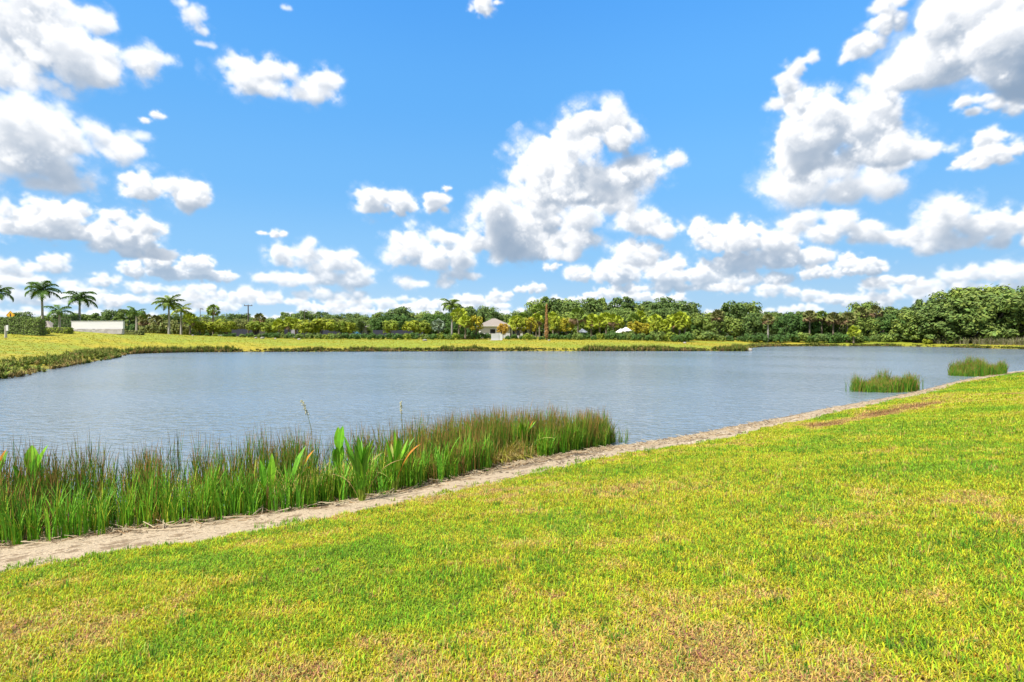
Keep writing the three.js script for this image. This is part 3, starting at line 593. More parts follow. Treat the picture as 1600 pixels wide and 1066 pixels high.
marshPlant(-2.05, 9.9, 'leafy plant with one long orange dying leaf leaning right', [...fan(8, 14, 0.48, 0.52, 0.07, 0.4), [0.5, 0.5, 0.46, 0.085, 0.62, orange], [2.0, 0.6, 0.25, 0.06, 0.2, pale], [3.4, 0.3, 0.2, 0.06, 0.8, pale]]);
marshPlant(-7.55, 8.85, 'clump with three broad pointed leaves above the rushes near the left edge', [[2.2, 0.88, 0.42, 0.19, 0.22, 1], [0.9, 0.87, 0.44, 0.20, 0.24, 1], [1.6, 0.75, 0.40, 0.17, 0.12, 0], [4.6, 0.7, 0.4, 0.12, 0.25, 0], [0.0, 0.7, 0.2, 0.07, 0.35, orange]]);
marshPlant(-8.35, 9.0, 'leafy plant cut by the left edge, with orange-edged leaves', [[1.0, 0.85, 0.36, 0.15, 0.2, 0, orange], [2.0, 0.9, 0.4, 0.16, 0.2, 2], [1.5, 0.8, 0.36, 0.12, 0.3, 2], [4.0, 0.75, 0.36, 0.12, 0.3, 0, orange]]);
marshPlant(0.25, 13.7, 'bright yellow-green leafy fan near the right end of the rush bed', [...fan(17, 18, 0.5, 0.5, 0.085, 0.42), [0.4, 0.55, 0.42, 0.08, 0.3, 3, orange], [-0.1, 0.45, 0.5, 0.07, 1.15, pale], [-0.4, 0.35, 0.45, 0.06, 1.3, [0.34, 0.42, 0.12]]]);
marshPlant(-4.75, 8.9, 'narrow-leaved plant at the sandy edge left of the folded-leaf plants', [...fan(29, 11, 0.4, 0.42, 0.05, 0.4), [0.8, 0.35, 0.4, 0.05, 1.0, spent]]);
marshPlant(-2.75, 10.1, 'leafy plant right behind the fan on the sand, with one spent leaf', [...fan(41, 10, 0.55, 0.42, 0.09, 0.3), [1.0, 0.5, 0.4, 0.07, 0.9, spent]]);
marshPlant(-1.35, 11.2, 'small narrow-leaved plant hemmed in by rushes at the middle of the bed', fan(23, 12, 0.35, 0.45, 0.035, 0.5));
// two flower stalks that rise above the rushes
for (const [x, d, tall, lean, label] of [[-4.25, 12.0, 1.62, -0.2, 'thin flower stalk arching left above the rushes, beaded with pale buds'], [-2.45, 12.6, 1.52, -0.02, 'thin straight flower stalk above the rushes, right of the arching one']]) {
  const p = thing('flower_stalk', label, 'flower stalk', [x, -0.05, -d], 0, 'flower stalks above the rushes');
  const c = new THREE.CatmullRomCurve3([V3(0, 0, 0), V3(0.02, tall * 0.5, 0), V3(lean * 0.35, tall * 0.8, 0), V3(lean, tall, 0)]);
  part('stem', new THREE.TubeGeometry(c, 14, 0.006, 4), new THREE.MeshStandardMaterial({ name: 'stalk', color: rgb(0.14, 0.17, 0.06), roughness: 0.8 }), p);
  const bud = new THREE.IcosahedronGeometry(0.013, 0), all = [], r = mulberry(Math.round(-x * 10));
  for (let i = 0; i < 30; i++) { const q = c.getPoint(0.7 + 0.3 * i / 30); all.push(bud.clone().scale(1, 1.4, 1).translate(q.x + (r() - 0.5) * 0.05, q.y + (r() - 0.5) * 0.02, q.z + (r() - 0.5) * 0.05)); }
  part('buds', mergeGeometries(all), new THREE.MeshStandardMaterial({ name: 'buds', color: rgb(0.40, 0.38, 0.24), roughness: 0.9 }), p);
}
{ // stones and clods on the sand
  const r = mulberry(61), base = [0, 1, 2].map((k) => { const g = new THREE.IcosahedronGeometry(1, 1), p = g.attributes.position; for (let i = 0; i < p.count; i++) { const n = 0.75 + 0.5 * noise3(p.getX(i) * 1.3 + k * 9, p.getY(i) * 1.3, p.getZ(i) * 1.3); p.setXYZ(i, p.getX(i) * n, p.getY(i) * n * 0.55, p.getZ(i) * n); } g.computeVertexNormals(); const c = new Float32Array(p.count * 3).fill(1); g.setAttribute('color', new THREE.BufferAttribute(c, 3)); return g; }), spots = [];
  for (let i = 0; i < 2400; i++) {
    const q = nearShore.getPoint(0.12 + r() * 0.7), o = 0.02 + Math.pow(r(), 1.3) * 1.75, x = q.x + o * 0.64 + (r() - 0.5) * 0.3, d = q.z - o * 0.76, s = toShore(x, d);
    if (s < 0.02 || s > sandWidth(x, d) + 0.1) continue;
    const z = Math.pow(r(), 4) * 0.035 + 0.006, k = 0.5 + r() * 0.6, c = r() < 0.45 ? [0.12, 0.09, 0.06] : [0.40 * k, 0.34 * k, 0.26 * k];
    spots.push({ v: i, x, d, y: landHeight(x, d) + 0.002, turn: r() * 6, w: z, h: z, c });
  }
  stuffField('shore_pebbles', 'small pale pebbles and dark clods scattered on the sand', 'pebbles', base, new THREE.MeshStandardMaterial({ name: 'pebble', color: 0xffffff, vertexColors: true, roughness: 0.95 }), spots);
}

// ---------- the far shore ----------
const east = (b, d) => (b - 800) / 888 * d;                  // metres east of the viewer for a bearing b
const topAt = (y, d) => 3 + (520 - y) / 888 * d;              // height that shows at level y from there
const std = (name, color, roughness = 0.85, more = {}) => new THREE.MeshStandardMaterial({ name, color, roughness, ...more });
const crownTone = (name, r, g, b) => { const m = leafy(name, 0.25, 0.8); m.color = rgb(r, g, b); return m; };
M.oak = [crownTone('oak leaves', 0.12, 0.18, 0.036), crownTone('oak leaves', 0.15, 0.215, 0.04), crownTone('oak leaves', 0.10, 0.16, 0.034), crownTone('oak leaves', 0.18, 0.245, 0.042)];
M.lime = [crownTone('lime green leaves', 0.26, 0.30, 0.018), crownTone('lime green leaves', 0.20, 0.26, 0.022), crownTone('yellow leaves', 0.35, 0.31, 0.018)];
M.dark = [crownTone('dark green leaves', 0.060, 0.125, 0.022), crownTone('dark green leaves', 0.075, 0.15, 0.025)];
M.olive = [crownTone('olive leaves', 0.17, 0.19, 0.045)];
M.ochre = crownTone('ochre leaves', 0.45, 0.29, 0.03);
M.rust = crownTone('rust-brown leaves', 0.31, 0.17, 0.06);
M.deadFan = crownTone('dead fan leaves', 0.23, 0.15, 0.075);
M.silver = crownTone('silvery leaves', 0.19, 0.25, 0.17);
M.frond = crownTone('palm leaflets', 0.10, 0.19, 0.028);
M.fan = [crownTone('fan palm leaves', 0.16, 0.235, 0.03), crownTone('fan palm leaves', 0.30, 0.36, 0.022), crownTone('dull fan palm leaves', 0.16, 0.17, 0.045)];
const barkMap = tex(128, (u, v) => 0.55 + 0.6 * (wrapFbm(u * 1, v, 16, 3, 4) - 0.3)); 
M.bark = std('bark', rgb(0.16, 0.13, 0.10), 0.95, { map: barkMap });
M.paleBark = std('pale palm trunk', rgb(0.42, 0.39, 0.35), 0.9, { map: barkMap });
M.sabalBark = std('palm trunk', rgb(0.24, 0.19, 0.14), 0.95, { map: barkMap });

function leafFace(s, c, n, size, r, col) {   // a small bent leaf cluster
  const t = Math.abs(n.y) < 0.9 ? V3(-n.z, 0, n.x).normalize() : V3(1, 0, 0), b = V3().crossVectors(n, t), a = r() * 6.283, ca = Math.cos(a), sa = Math.sin(a);
  const u = t.clone().multiplyScalar(ca).addScaledVector(b, sa), v = t.clone().multiplyScalar(-sa).addScaledVector(b, ca), w = size * (0.35 + r() * 0.3);
  const p0 = c.clone().addScaledVector(u, -size), p2 = c.clone().addScaledVector(u, size * (0.7 + r() * 0.5)), p1 = c.clone().addScaledVector(v, w).addScaledVector(n, size * 0.3 * (r() - 0.4)), p3 = c.clone().addScaledVector(v, -w).addScaledVector(n, size * 0.3 * (r() - 0.4));
  s.tri(p0, p1, p2, col); s.tri(p0, p2, p3, col);
}
function crownShape(seed, { lobes, wide, low, high, lobe, leaves, leaf, flat = 1, loose = 0.25 }) {   // a crown for a tree of height 1, lobes of leaf clusters
  const r = mulberry(seed), s = new Sheet(), centre = [];
  for (let i = 0; i < lobes; i++) {
    const a = i * 2.4 + r() * 0.9, t = (i + 0.5) / lobes, y = mix(low + lobe * 0.7, high - lobe * 0.8, Math.pow(t, 0.8)) + (r() - 0.5) * 0.08, e = (y - low) / (high - low), out = wide / 2 * Math.sqrt(Math.max(0.05, 1 - Math.pow(Math.abs(e * 1.55 - 0.65), 2.2))) - lobe * 0.6;
    const q = Math.max(0, out) * (0.55 + 0.45 * r());
    centre.push([Math.cos(a) * q, y, Math.sin(a) * q, lobe * (0.6 + r() * 0.7)]);
  }
  const per = Math.round(leaves / lobes);
  for (const [cx, cy, cz, cr] of centre) for (let i = 0; i < per; i++) {
    const n = V3(r() * 2 - 1, r() * 2 - 0.75, r() * 2 - 1).normalize(), q = cr * (r() < 0.2 ? 0.3 + r() * 0.5 : 0.8 + r() * loose + (r() < 0.1 ? 0.25 * r() : 0)), p = V3(cx + n.x * q, cy + n.y * q * 0.75 * flat, cz + n.z * q);
    n.x += (r() - 0.5) * 1.1; n.y += (r() - 0.2) * 1.1; n.z += (r() - 0.5) * 1.1; n.normalize();
    const k = 0.62 + r() * 0.75, hue = (r() - 0.5) * 0.3;
    leafFace(s, p, n, leaf * (0.55 + r() * 0.8), r, [k * (1 + hue), k, k * (1 - hue * 0.5)]);
  }
  return { geometry: s.build(), centre };
}
function limbs(seed, centre, thick, count) {   // a trunk that forks to some of the crown's lobes
  const r = mulberry(seed), g = [], fork = 0.2 + r() * 0.1;
  g.push(taper([V3(0, -0.02, 0), V3((r() - 0.5) * 0.03, fork * 0.5, 0), V3((r() - 0.5) * 0.05, fork, (r() - 0.5) * 0.05)], thick, thick * 0.75, 6));
  for (let i = 0; i < count; i++) { const c = centre[Math.floor((i + 0.5) / count * centre.length)]; g.push(taper([V3(0, fork * 0.9, 0), V3(c[0] * 0.5, mix(fork, c[1], 0.55), c[2] * 0.5), V3(c[0], c[1], c[2])], thick * 0.55, thick * 0.15, 5)); }
  return mergeGeometries(g);
}
function taper(points, r0, r1, sides = 6, segs = 6) {
  const c = new THREE.CatmullRomCurve3(points), g = new THREE.TubeGeometry(c, segs, 1, sides), p = g.attributes.position;
  for (let i = 0; i <= segs; i++) { const o = c.getPointAt(i / segs), k = mix(r0, r1, i / segs); for (let j = 0; j <= sides; j++) { const n = i * (sides + 1) + j; p.setXYZ(n, o.x + (p.getX(n) - o.x) * k, o.y + (p.getY(n) - o.y) * k, o.z + (p.getZ(n) - o.z) * k); } }
  g.computeVertexNormals();
  return g;
}
const oakShapes = [1, 2, 3, 4, 5, 6].map((k) => { const o = crownShape(k * 101, { lobes: 20 + k * 2, wide: 0.95 + 0.09 * (k % 3), low: 0.12, high: 1.0, lobe: 0.16 + 0.02 * (k % 2), leaves: 4800, leaf: 0.036, loose: 0.35 }); return { crown: o.geometry, trunk: limbs(k * 3, o.centre, 0.032, 5) }; });
const roundShapes = [1, 2, 3].map((k) => { const o = crownShape(k * 203, { lobes: 12, wide: 0.85, low: 0.25, high: 1, lobe: 0.2, leaves: 1700, leaf: 0.058 }); return { crown: o.geometry, trunk: limbs(k * 5, o.centre, 0.028, 3) }; });
const airyShapes = [1, 2].map((k) => { const o = crownShape(k * 307, { lobes: 15, wide: 0.7, low: 0.3, high: 1, lobe: 0.11, leaves: 1500, leaf: 0.042, loose: 0.5 }); return { crown: o.geometry, trunk: limbs(k * 7, o.centre, 0.024, 6) }; });
const tallShapes = [1, 2, 3].map((k) => { const o = crownShape(k * 511, { lobes: 26, wide: 0.8, low: 0.2, high: 1, lobe: 0.095, leaves: 3600, leaf: 0.034, loose: 0.5 }); return { crown: o.geometry, trunk: limbs(k * 11, o.centre, 0.026, 9) }; });
const liveShapes = [1, 2, 3, 4].map((k) => { const o = crownShape(k * 613, { lobes: 34, wide: 1.15, low: 0.06, high: 1, lobe: 0.115, leaves: 5200, leaf: 0.034, loose: 0.45 }); return { crown: o.geometry, trunk: limbs(k * 13, o.centre, 0.036, 14) }; });
const shrubShapes = [1, 2, 3, 4].map((k) => crownShape(k * 409, { lobes: 9, wide: 1.5 + 0.2 * (k % 2), low: -0.1, high: 1, lobe: 0.36, leaves: 900, leaf: 0.10 }).geometry);

// labels: every thing of a kind is told by its place beside a landmark
const landmarks = [[-200, 'the left edge'], [153, 'the long white wall'], [388, 'the utility pole'], [770, 'the beige house'], [854, 'the slim rust-brown tree'], [1172, 'the rock on the spit'], [1446, 'the yellow-green bush']];
const ordinals = 'first second third fourth fifth sixth seventh eighth ninth tenth eleventh twelfth thirteenth fourteenth fifteenth sixteenth seventeenth eighteenth nineteenth twentieth twenty-first twenty-second twenty-third twenty-fourth twenty-fifth twenty-sixth twenty-seventh twenty-eighth twenty-ninth thirtieth'.split(' ');
const toLabel = [];
function placed(o, b, phrase) { toLabel.push({ o, b, phrase }); }
function settleLabels() {
  const by = new Map();
  for (const t of toLabel) { const L = landmarks.filter((l) => l[0] < t.b).pop(), k = t.phrase + '|' + L[1]; if (!by.has(k)) by.set(k, []); by.get(k).push({ ...t, L: L[1] }); }
  for (const list of by.values()) { list.sort((p, q) => p.b - q.b); list.forEach((t, i) => { t.o.userData.label = list.length === 1 ? `only ${t.phrase} right of ${t.L}` : `${ordinals[i]} ${t.phrase} right of ${t.L}`; }); }
}
const rT = mulberry(2024);
function tree(name, phrase, category, group, b, top, d, shape, tone, widen = 1, sink = 0) {
  const x = east(b, d), y = landHeight(x, d), h = topAt(top, d) - y + sink, t = thing(name, '', category, [x, y - sink, -d], rT() * 6.28, group);
  t.scale.set(h * widen, h, h * widen);
  part('trunk', shape.trunk, M.bark, t); part('crown', shape.crown, tone, t);
  placed(t, b, phrase);
  return t;
}
// skyline of the wood, as [bearing, level of the tree tops]
const skyline = [[-120, 492], [60, 492], [150, 486], [200, 482], [240, 489], [330, 488], [420, 487], [480, 487], [545, 486], [575, 492], [600, 484], [640, 479], [690, 478], [730, 476], [770, 474], [800, 476], [830, 470], [855, 464], [885, 463], [915, 457], [950, 466], [990, 462], [1020, 466], [1045, 463], [1070, 470], [1095, 479], [1125, 475], [1150, 468], [1180, 472], [1215, 480], [1260, 484], [1300, 482], [1335, 472], [1365, 473], [1400, 478], [1430, 473], [1455, 466], [1485, 458], [1515, 450], [1560, 448], [1650, 446], [1760, 450]];
const skyAt = (b) => { for (let i = 1; i < skyline.length; i++) if (b <= skyline[i][0]) return mix(skyline[i - 1][1], skyline[i][1], (b - skyline[i - 1][0]) / (skyline[i][0] - skyline[i - 1][0])); return 450; };
const pick = (a) => a[Math.floor(rT() * a.length)];
for (let b = -95; b < 1720; b += 16 + rT() * 14) {
  const far = b < 590, d = far ? 172 + rT() * 14 : b > 1430 ? 136 + rT() * 8 : 150 + rT() * 10, lift = rT(), low = lift < 0.42 ? 6 + rT() * 9 : lift > 0.85 ? -6 * rT() : -1 + rT() * 4, airy = rT() < 0.3;
  tree('oak_tree', 'tall oak at the back of the wood', 'tree', 'oaks along the back of the wood', b, skyAt(b) + low, d, airy ? pick(tallShapes) : pick(oakShapes), pick(M.oak), 0.8 + rT() * 0.3);
}
for (let b = 590; b < 720; b += 17 + rT() * 8) tree('oak_tree', 'dark leafy tree in mid wood', 'tree', 'trees in the middle of the wood', b, 488 + rT() * 10, 139 + rT() * 5, pick(oakShapes), pick(M.dark), 0.9);
for (let b = 815; b < 1075; b += 22 + rT() * 10) tree('oak_tree', 'dark leafy tree in mid wood', 'tree', 'trees in the middle of the wood', b, 480 + rT() * 10, 141 + rT() * 5, pick(oakShapes), pick(M.oak), 0.95);
for (let b = 1078; b < 1440; b += 17 + rT() * 8) tree('oak_tree', 'shaded leafy tree along the wood edge', 'tree', 'trees along the edge of the wood', b, 486 + rT() * 14, 138 + rT() * 4, rT() < 0.5 ? pick(liveShapes) : pick(oakShapes), rT() < 0.5 ? pick(M.dark) : pick(M.oak), 0.85 + rT() * 0.3, 0.6);
for (const [b, top, d, w] of [[1432, 484, 131, 1.2], [1462, 478, 127, 1.25], [1490, 470, 124, 1.2], [1518, 462, 122, 1.15], [1552, 455, 120, 1.2], [1590, 453, 119, 1.2], [1630, 452, 118, 1.2], [1665, 450, 118, 1.1]]) tree('live_oak', 'broad live oak with low spreading limbs', 'tree', 'broad live oaks at the right', b, top, d, pick(liveShapes), M.oak[[1, 3, 0][Math.floor(rT() * 3)]], w, 0.8);
// understory at the foot of the wood on the right
function shrub(name, phrase, group, b, top, d, tone, widen = 1, base) {
  const x = east(b, d), y = landHeight(x, d), h = Math.max(0.35, topAt(top, d) - y), t = thing(name, '', 'shrub', [x, y - 0.05, -d], rT() * 6.28, group);
  t.scale.set(h * widen, h, h * widen);
  part('leaves', shrubShapes[Math.floor(rT() * 4)], tone, t);
  placed(t, b, phrase);
  return t;
}
for (let b = 1078; b < 1625; b += 13 + rT() * 7) shrub('understory_shrub', 'dark shrub edging the wood', 'shrubs at the foot of the wood', b, 516 + rT() * 9, b > 1500 ? 121 + rT() * 3 : b > 1436 ? 128 + rT() * 2 : 132 + rT() * 3, rT() < 0.7 ? pick(M.dark) : pick(M.oak), 0.9 + rT() * 0.3);
for (let b = 160; b < 300; b += 13 + rT() * 6) shrub('understory_shrub', 'green shrub below the palms', 'shrubs below the palms', b, 497 + rT() * 12, 124 + rT() * 8, rT() < 0.5 ? M.olive[0] : rT() < 0.5 ? pick(M.dark) : M.oak[1], 0.75);
for (let b = 300; b < 700; b += 11 + rT() * 5) shrub('hedge_shrub', 'low shrub bordering the far lawn', 'low shrubs bordering the far lawn', b, 518.5 + rT() * 3, 119 + rT() * 3, rT() < 0.5 ? M.dark[1] : rT() < 0.6 ? M.oak[1] : M.lime[1], 1.0);
for (let b = 690; b < 1080; b += 9 + rT() * 5) { if (b > 764 && b < 786) continue; shrub('garden_shrub', 'bushy garden shrub in front of the palms', 'garden shrubs before the palms', b, 515 + rT() * 8 + (b < 860 ? 3 : 0), 118 + rT() * 4, rT() < 0.55 ? M.dark[1] : rT() < 0.5 ? M.oak[1] : M.lime[1], 0.85); }
for (let b = 300; b < 600; b += 19 + rT() * 10) tree('olive_tree', 'dull green tree behind the shrub border', 'tree', 'dull green trees behind the border', b, 494 + rT() * 7, 146 + rT() * 6, pick(oakShapes), rT() < 0.5 ? M.olive[0] : pick(M.oak), 0.95, 0.4);
for (let b = -90; b < 1090; b += 17 + rT() * 6) shrub('thicket_shrub', 'dark thicket shrub at the back of the wood', 'thicket below the back oaks', b, 505 + rT() * 6, b < 590 ? 158 + rT() * 4 : 146 + rT() * 3, pick(M.dark), 0.85);
// small round lime-green trees
for (const [b, top, d, w, tone] of [[312, 500, 124, 1.25, 0], [333, 501, 125, 1.2, 0], [355, 499, 124, 1.3, 0], [397, 500, 129, 1.0, 1], [418, 503, 128, 1.1, 1], [480, 500, 125, 1.25, 0], [503, 495, 127, 1.35, 0], [528, 501, 129, 1.2, 1], [546, 503, 130, 1.0, 0], [610, 498, 132, 1.0, 1], [645, 499, 128, 1.1, 0], [662, 501, 128, 1.0, 1]])
  tree('lime_green_tree', 'small round lime-green tree', 'tree', 'small round trees along the far lawn', b, top, d, pick(roundShapes), M.lime[tone], w);
for (const [b, top, d, w, tone] of [[743, 494, 121, 1.0, M.lime[2]], [786, 504, 123, 0.95, M.ochre], [812, 497, 126, 1.0, M.lime[0]], [828, 494, 127, 0.9, M.lime[2]], [872, 495, 124, 0.95, M.lime[0]], [886, 497, 123, 0.95, M.lime[2]], [992, 500, 127, 1.0, M.lime[2]], [1005, 503, 126, 1.15, M.lime[2]], [1026, 503, 124, 1.0, M.lime[0]]])
  tree('yellow_tree', 'small airy yellowish tree', 'tree', 'small yellowish garden trees', b, top, d, pick(airyShapes), tone, w);

// ---------- palms ----------
function frondShape(seed, long, droop) {   // an arching feather leaf along +x
  const r = mulberry(seed), s = new Sheet(), n = 30; let p = V3(0, 0, 0), a = 1.0, prev = null;
  for (let i = 0; i <= n; i++) {
    const t = i / n, w = 0.03 * (1 - t * 0.8) * long / 3, k = 0.75 + r() * 0.5;
    if (prev) s.quad(V3(prev.x, prev.y, -w), V3(prev.x, prev.y, w), V3(p.x, p.y, w), V3(p.x, p.y, -w), [1.5, 1.3, 1.2]);
    if (i > 2) for (const side of [-1, 1]) for (const lift of [0, 1]) {
      const l = long * 0.30 * Math.sin(Math.PI * Math.min(1, 0.18 + t * 0.80)) * (0.85 + r() * 0.3), base = p.clone(), fall = lift ? -0.15 + r() * 0.4 : 0.3 + r() * 0.5, tipP = base.clone().add(V3(Math.cos(a) * l * 0.55, Math.sin(a) * l * 0.35 - l * fall, side * l * 0.75)), hw = 0.075 * long / 3;
      s.tri(base.clone().add(V3(-hw, 0, 0)), base.clone().add(V3(hw, 0.01, 0)), tipP, [k, k, k]);
    }
    prev = p.clone(); p = p.clone().add(V3(Math.cos(a) * long / n, Math.sin(a) * long / n, 0)); a -= droop / n * (0.6 + t * 0.9);
  }
  return s.build();
}
const fronds = [1, 2, 3, 4, 5].map((k) => frondShape(k * 19, 3.0, 1.35 + 0.2 * k));
function royalPalm(b, top, baseLevel, d, spread, label, tone = M.frond, n = 15) {
  const x = east(b, d), y = landHeight(x, d), h = topAt(top, d) - y, crown = spread * 0.75, stem = Math.max(2, h - crown), r = mulberry(Math.round(b * 7 + 3)), p = thing('royal_palm', label, 'palm', [x, y - 0.1, -d], r() * 6, 'feather palms on the far shore');
  part('trunk', taper([V3(0, 0, 0), V3(0.05, stem * 0.5, 0), V3(0, stem * 0.86, 0)], 0.25, 0.16, 8, 8), M.paleBark, p);
  part('crownshaft', taper([V3(0, stem * 0.85, 0), V3(0, stem * 0.94, 0), V3(0, stem + 0.1, 0)], 0.2, 0.1, 8, 4), std('green crownshaft', rgb(0.12, 0.2, 0.05), 0.6), p);
  for (let i = 0; i < n; i++) {
    const m = part('frond', fronds[i % 5], tone, p), k = spread / 3 * (0.85 + r() * 0.3), up = i / n;
    m.position.y = stem; m.scale.setScalar(k); m.rotation.order = 'YXZ'; m.rotation.y = i * 2.4 + r() * 0.4; m.rotation.z = mix(-0.85, 0.5, up) + (r() - 0.5) * 0.2;
  }
  return p;
}
royalPalm(66, 431, 497, 104, 3.7, 'tallest feather palm, behind the clipped hedge at left');
royalPalm(125, 447, 500, 106, 3.2, 'feather palm with grey trunk behind the long white wall');
royalPalm(93, 469, 505, 100, 2.7, 'short open palm between the two tall palms at left', M.frond, 9);
royalPalm(-4, 438, 500, 103, 3.2, 'feather palm cut off by the left edge');
royalPalm(213, 474, 512, 118, 2.6, 'slim palm with few arching fronds right of the white wall', M.frond, 7);
royalPalm(264, 456, 516, 116, 3.3, 'big feather palm standing left of the utility pole', M.fan[0], 17);
royalPalm(283, 470, 516, 121, 2.7, 'feather palm tucked behind the big palm left of the utility pole', M.fan[1], 12);
royalPalm(706, 461, 520, 124, 3.1, 'tall feather palm with pale trunk left of the beige house', M.fan[0], 15);

function fanCrown(seed, n, dead) {   // a round head of fan leaves, radius about 1
  const r = mulberry(seed), green = new Sheet(), brown = new Sheet();
  for (let i = 0; i < n; i++) {
    const a = i * 2.4 + r() * 0.5, e = mix(-0.9, 1.4, (i + r()) / n), stalk = 0.4 + r() * 0.28, dir = V3(Math.cos(a) * Math.cos(e), Math.sin(e), Math.sin(a) * Math.cos(e)), side = V3(-Math.sin(a), 0, Math.cos(a)).applyAxisAngle(dir, (r() - 0.5) * 2.4), up = V3().crossVectors(side, dir), o = dir.clone().multiplyScalar(stalk), k = 0.7 + r() * 0.55, s = e < -0.35 && r() < dead ? brown : green;
    for (let j = 0; j < 9; j++) {
      const f = (j - 4) / 4 * 1.25, l = (0.40 + r() * 0.1) * (1 - 0.22 * Math.abs(f)), v = dir.clone().multiplyScalar(Math.cos(f)).addScaledVector(side, Math.sin(f)), tip = o.clone().addScaledVector(v, l).add(V3(0, -0.22 * l * (0.5 + r()), 0)), w = V3().crossVectors(v, up).multiplyScalar(0.052), mid = o.clone().addScaledVector(v, l * 0.5).addScaledVector(up, 0.03);
      s.tri(o, mid.clone().add(w), mid.clone().sub(w), [k, k, k]); s.tri(mid.clone().add(w), tip, mid.clone().sub(w), [k, k, k]);
    }
    const w = side.clone().multiplyScalar(0.02); s.quad(w.clone(), w.clone().negate(), o.clone().sub(w), o.clone().add(w), [k * 1.2, k * 1.1, k]);
  }
  return { green: green.build(), brown: brown.p.length ? brown.build() : null };
}
const fanHeads = [fanCrown(5, 64, 0.25), fanCrown(6, 68, 0.6), fanCrown(7, 62, 0.05), fanCrown(8, 70, 0.8)];
const sabalTrunk = taper([V3(0, 0, 0), V3(0.03, 0.35, 0.02), V3(0.01, 0.7, 0.02), V3(0, 1, 0)], 1, 0.85, 7, 10);
function sabal(b, top, d, radius, tone, head = 0, phrase = 'fan palm with a round head', pale = false) {
  const x = east(b, d), y = landHeight(x, d), h = topAt(top, d) - y, stem = Math.max(0.8, h - radius * 0.95), p = thing('fan_palm', '', 'palm', [x, y - 0.05, -d], rT() * 6, 'fan palms along the far shore');
  const t = part('trunk', sabalTrunk, pale ? M.paleBark : M.sabalBark, p); t.scale.set(0.2, stem, 0.2);
  const H = fanHeads[head % 4], c = part('crown', H.green, tone, p); c.position.y = stem; c.scale.setScalar(radius);
  if (H.brown) { const k = part('dead_leaves', H.brown, M.deadFan, p); k.position.y = stem; k.scale.setScalar(radius); }
  placed(p, b, phrase);
  return p;
}
const G0 = M.fan[0], G1 = M.fan[1], G2 = M.fan[2];
for (const [b, top, d, radius, tone, head] of [[333, 474, 134, 1.75, G0, 0], [297, 487, 121, 1.7, G1, 0], [405, 488, 136, 1.6, G2, 1], [436, 497, 127, 1.6, G1, 2], [451, 494, 128, 1.7, G1, 2], [462, 496, 128, 1.6, G1, 0],
  [717, 479, 122, 2.0, G1, 2], [727, 491, 120, 1.7, G1, 0], [806, 491, 129, 1.9, G1, 0], [818, 487, 131, 1.8, G0, 2], [838, 488, 131, 1.9, G1, 1], [843, 473, 136, 2.0, G0, 0], [864, 486, 130, 1.8, G1, 2], [903, 479, 121, 2.2, G0, 1], [924, 488, 127, 2.0, G1, 0], [937, 491, 126, 1.8, G1, 2], [947, 486, 130, 1.9, G1, 0], [958, 489, 127, 1.8, G1, 1], [965, 492, 130, 1.7, G1, 2],
  [990, 488, 129, 1.9, G0, 0], [1000, 483, 132, 2.0, G1, 2], [1023, 489, 127, 1.9, G1, 0], [1039, 498, 123, 1.7, G1, 2], [1052, 489, 124, 1.9, G1, 0], [1062, 485, 122, 2.2, G1, 2], [1070, 492, 123, 1.7, G1, 0]])
  sabal(b, top, d, radius, tone, head);
for (const [b, top, d, radius, tone, head, pale] of [[1121, 482, 137, 1.9, G2, 1], [1200, 489, 132, 1.6, G2, 3, true], [1265, 483, 136, 1.9, G2, 3], [1284, 484, 137, 1.7, G0, 1], [1302, 486, 135, 1.9, G2, 1], [1324, 486, 134, 2.0, G2, 3], [1345, 478, 139, 1.8, G2, 1], [1369, 476, 139, 1.8, G2, 1], [1334, 508, 130, 1.5, G1, 2], [228, 489, 132, 1.9, G2, 3], [245, 491, 130, 1.7, G2, 1]]) sabal(b, top, d, radius, tone, head, 'dull fan palm with drooping dead leaves', pale);
sabal(685, 497, 124, 1.7, M.silver, 2, 'silvery fan palm');

{ // a slim dead conifer, rust-brown all over
  const b = 854, d = 118, x = east(b, d), y = landHeight(x, d), h = topAt(474, d) - y, t = thing('dead_conifer', 'slim rust-brown dead conifer rising among the garden palms', 'tree', [x, y - 0.05, -d]), r = mulberry(8), s = new Sheet();
  part('trunk', taper([V3(0, 0, 0), V3(0.02, h * 0.5, 0), V3(0, h, 0)], 0.12, 0.02, 6, 6), M.bark, t);
  for (let i = 0; i < 3600; i++) { const q = Math.pow(r(), 0.9), a = r() * 6.283, w = 0.52 * Math.min(1, 0.45 + q * 4) * (1 - q * 0.7) * (0.4 + 1.2 * fbm2(q * 16, a, 2)) * Math.sqrt(r()), n = V3(Math.cos(a), 0.4, Math.sin(a)).normalize(), k = 0.6 + r() * 0.8; leafFace(s, V3(Math.cos(a) * w, 0.4 + q * (h - 0.5), Math.sin(a) * w), n, 0.14, r, [k, k, k]); }
  part('crown', s.build(), M.rust, t);
}

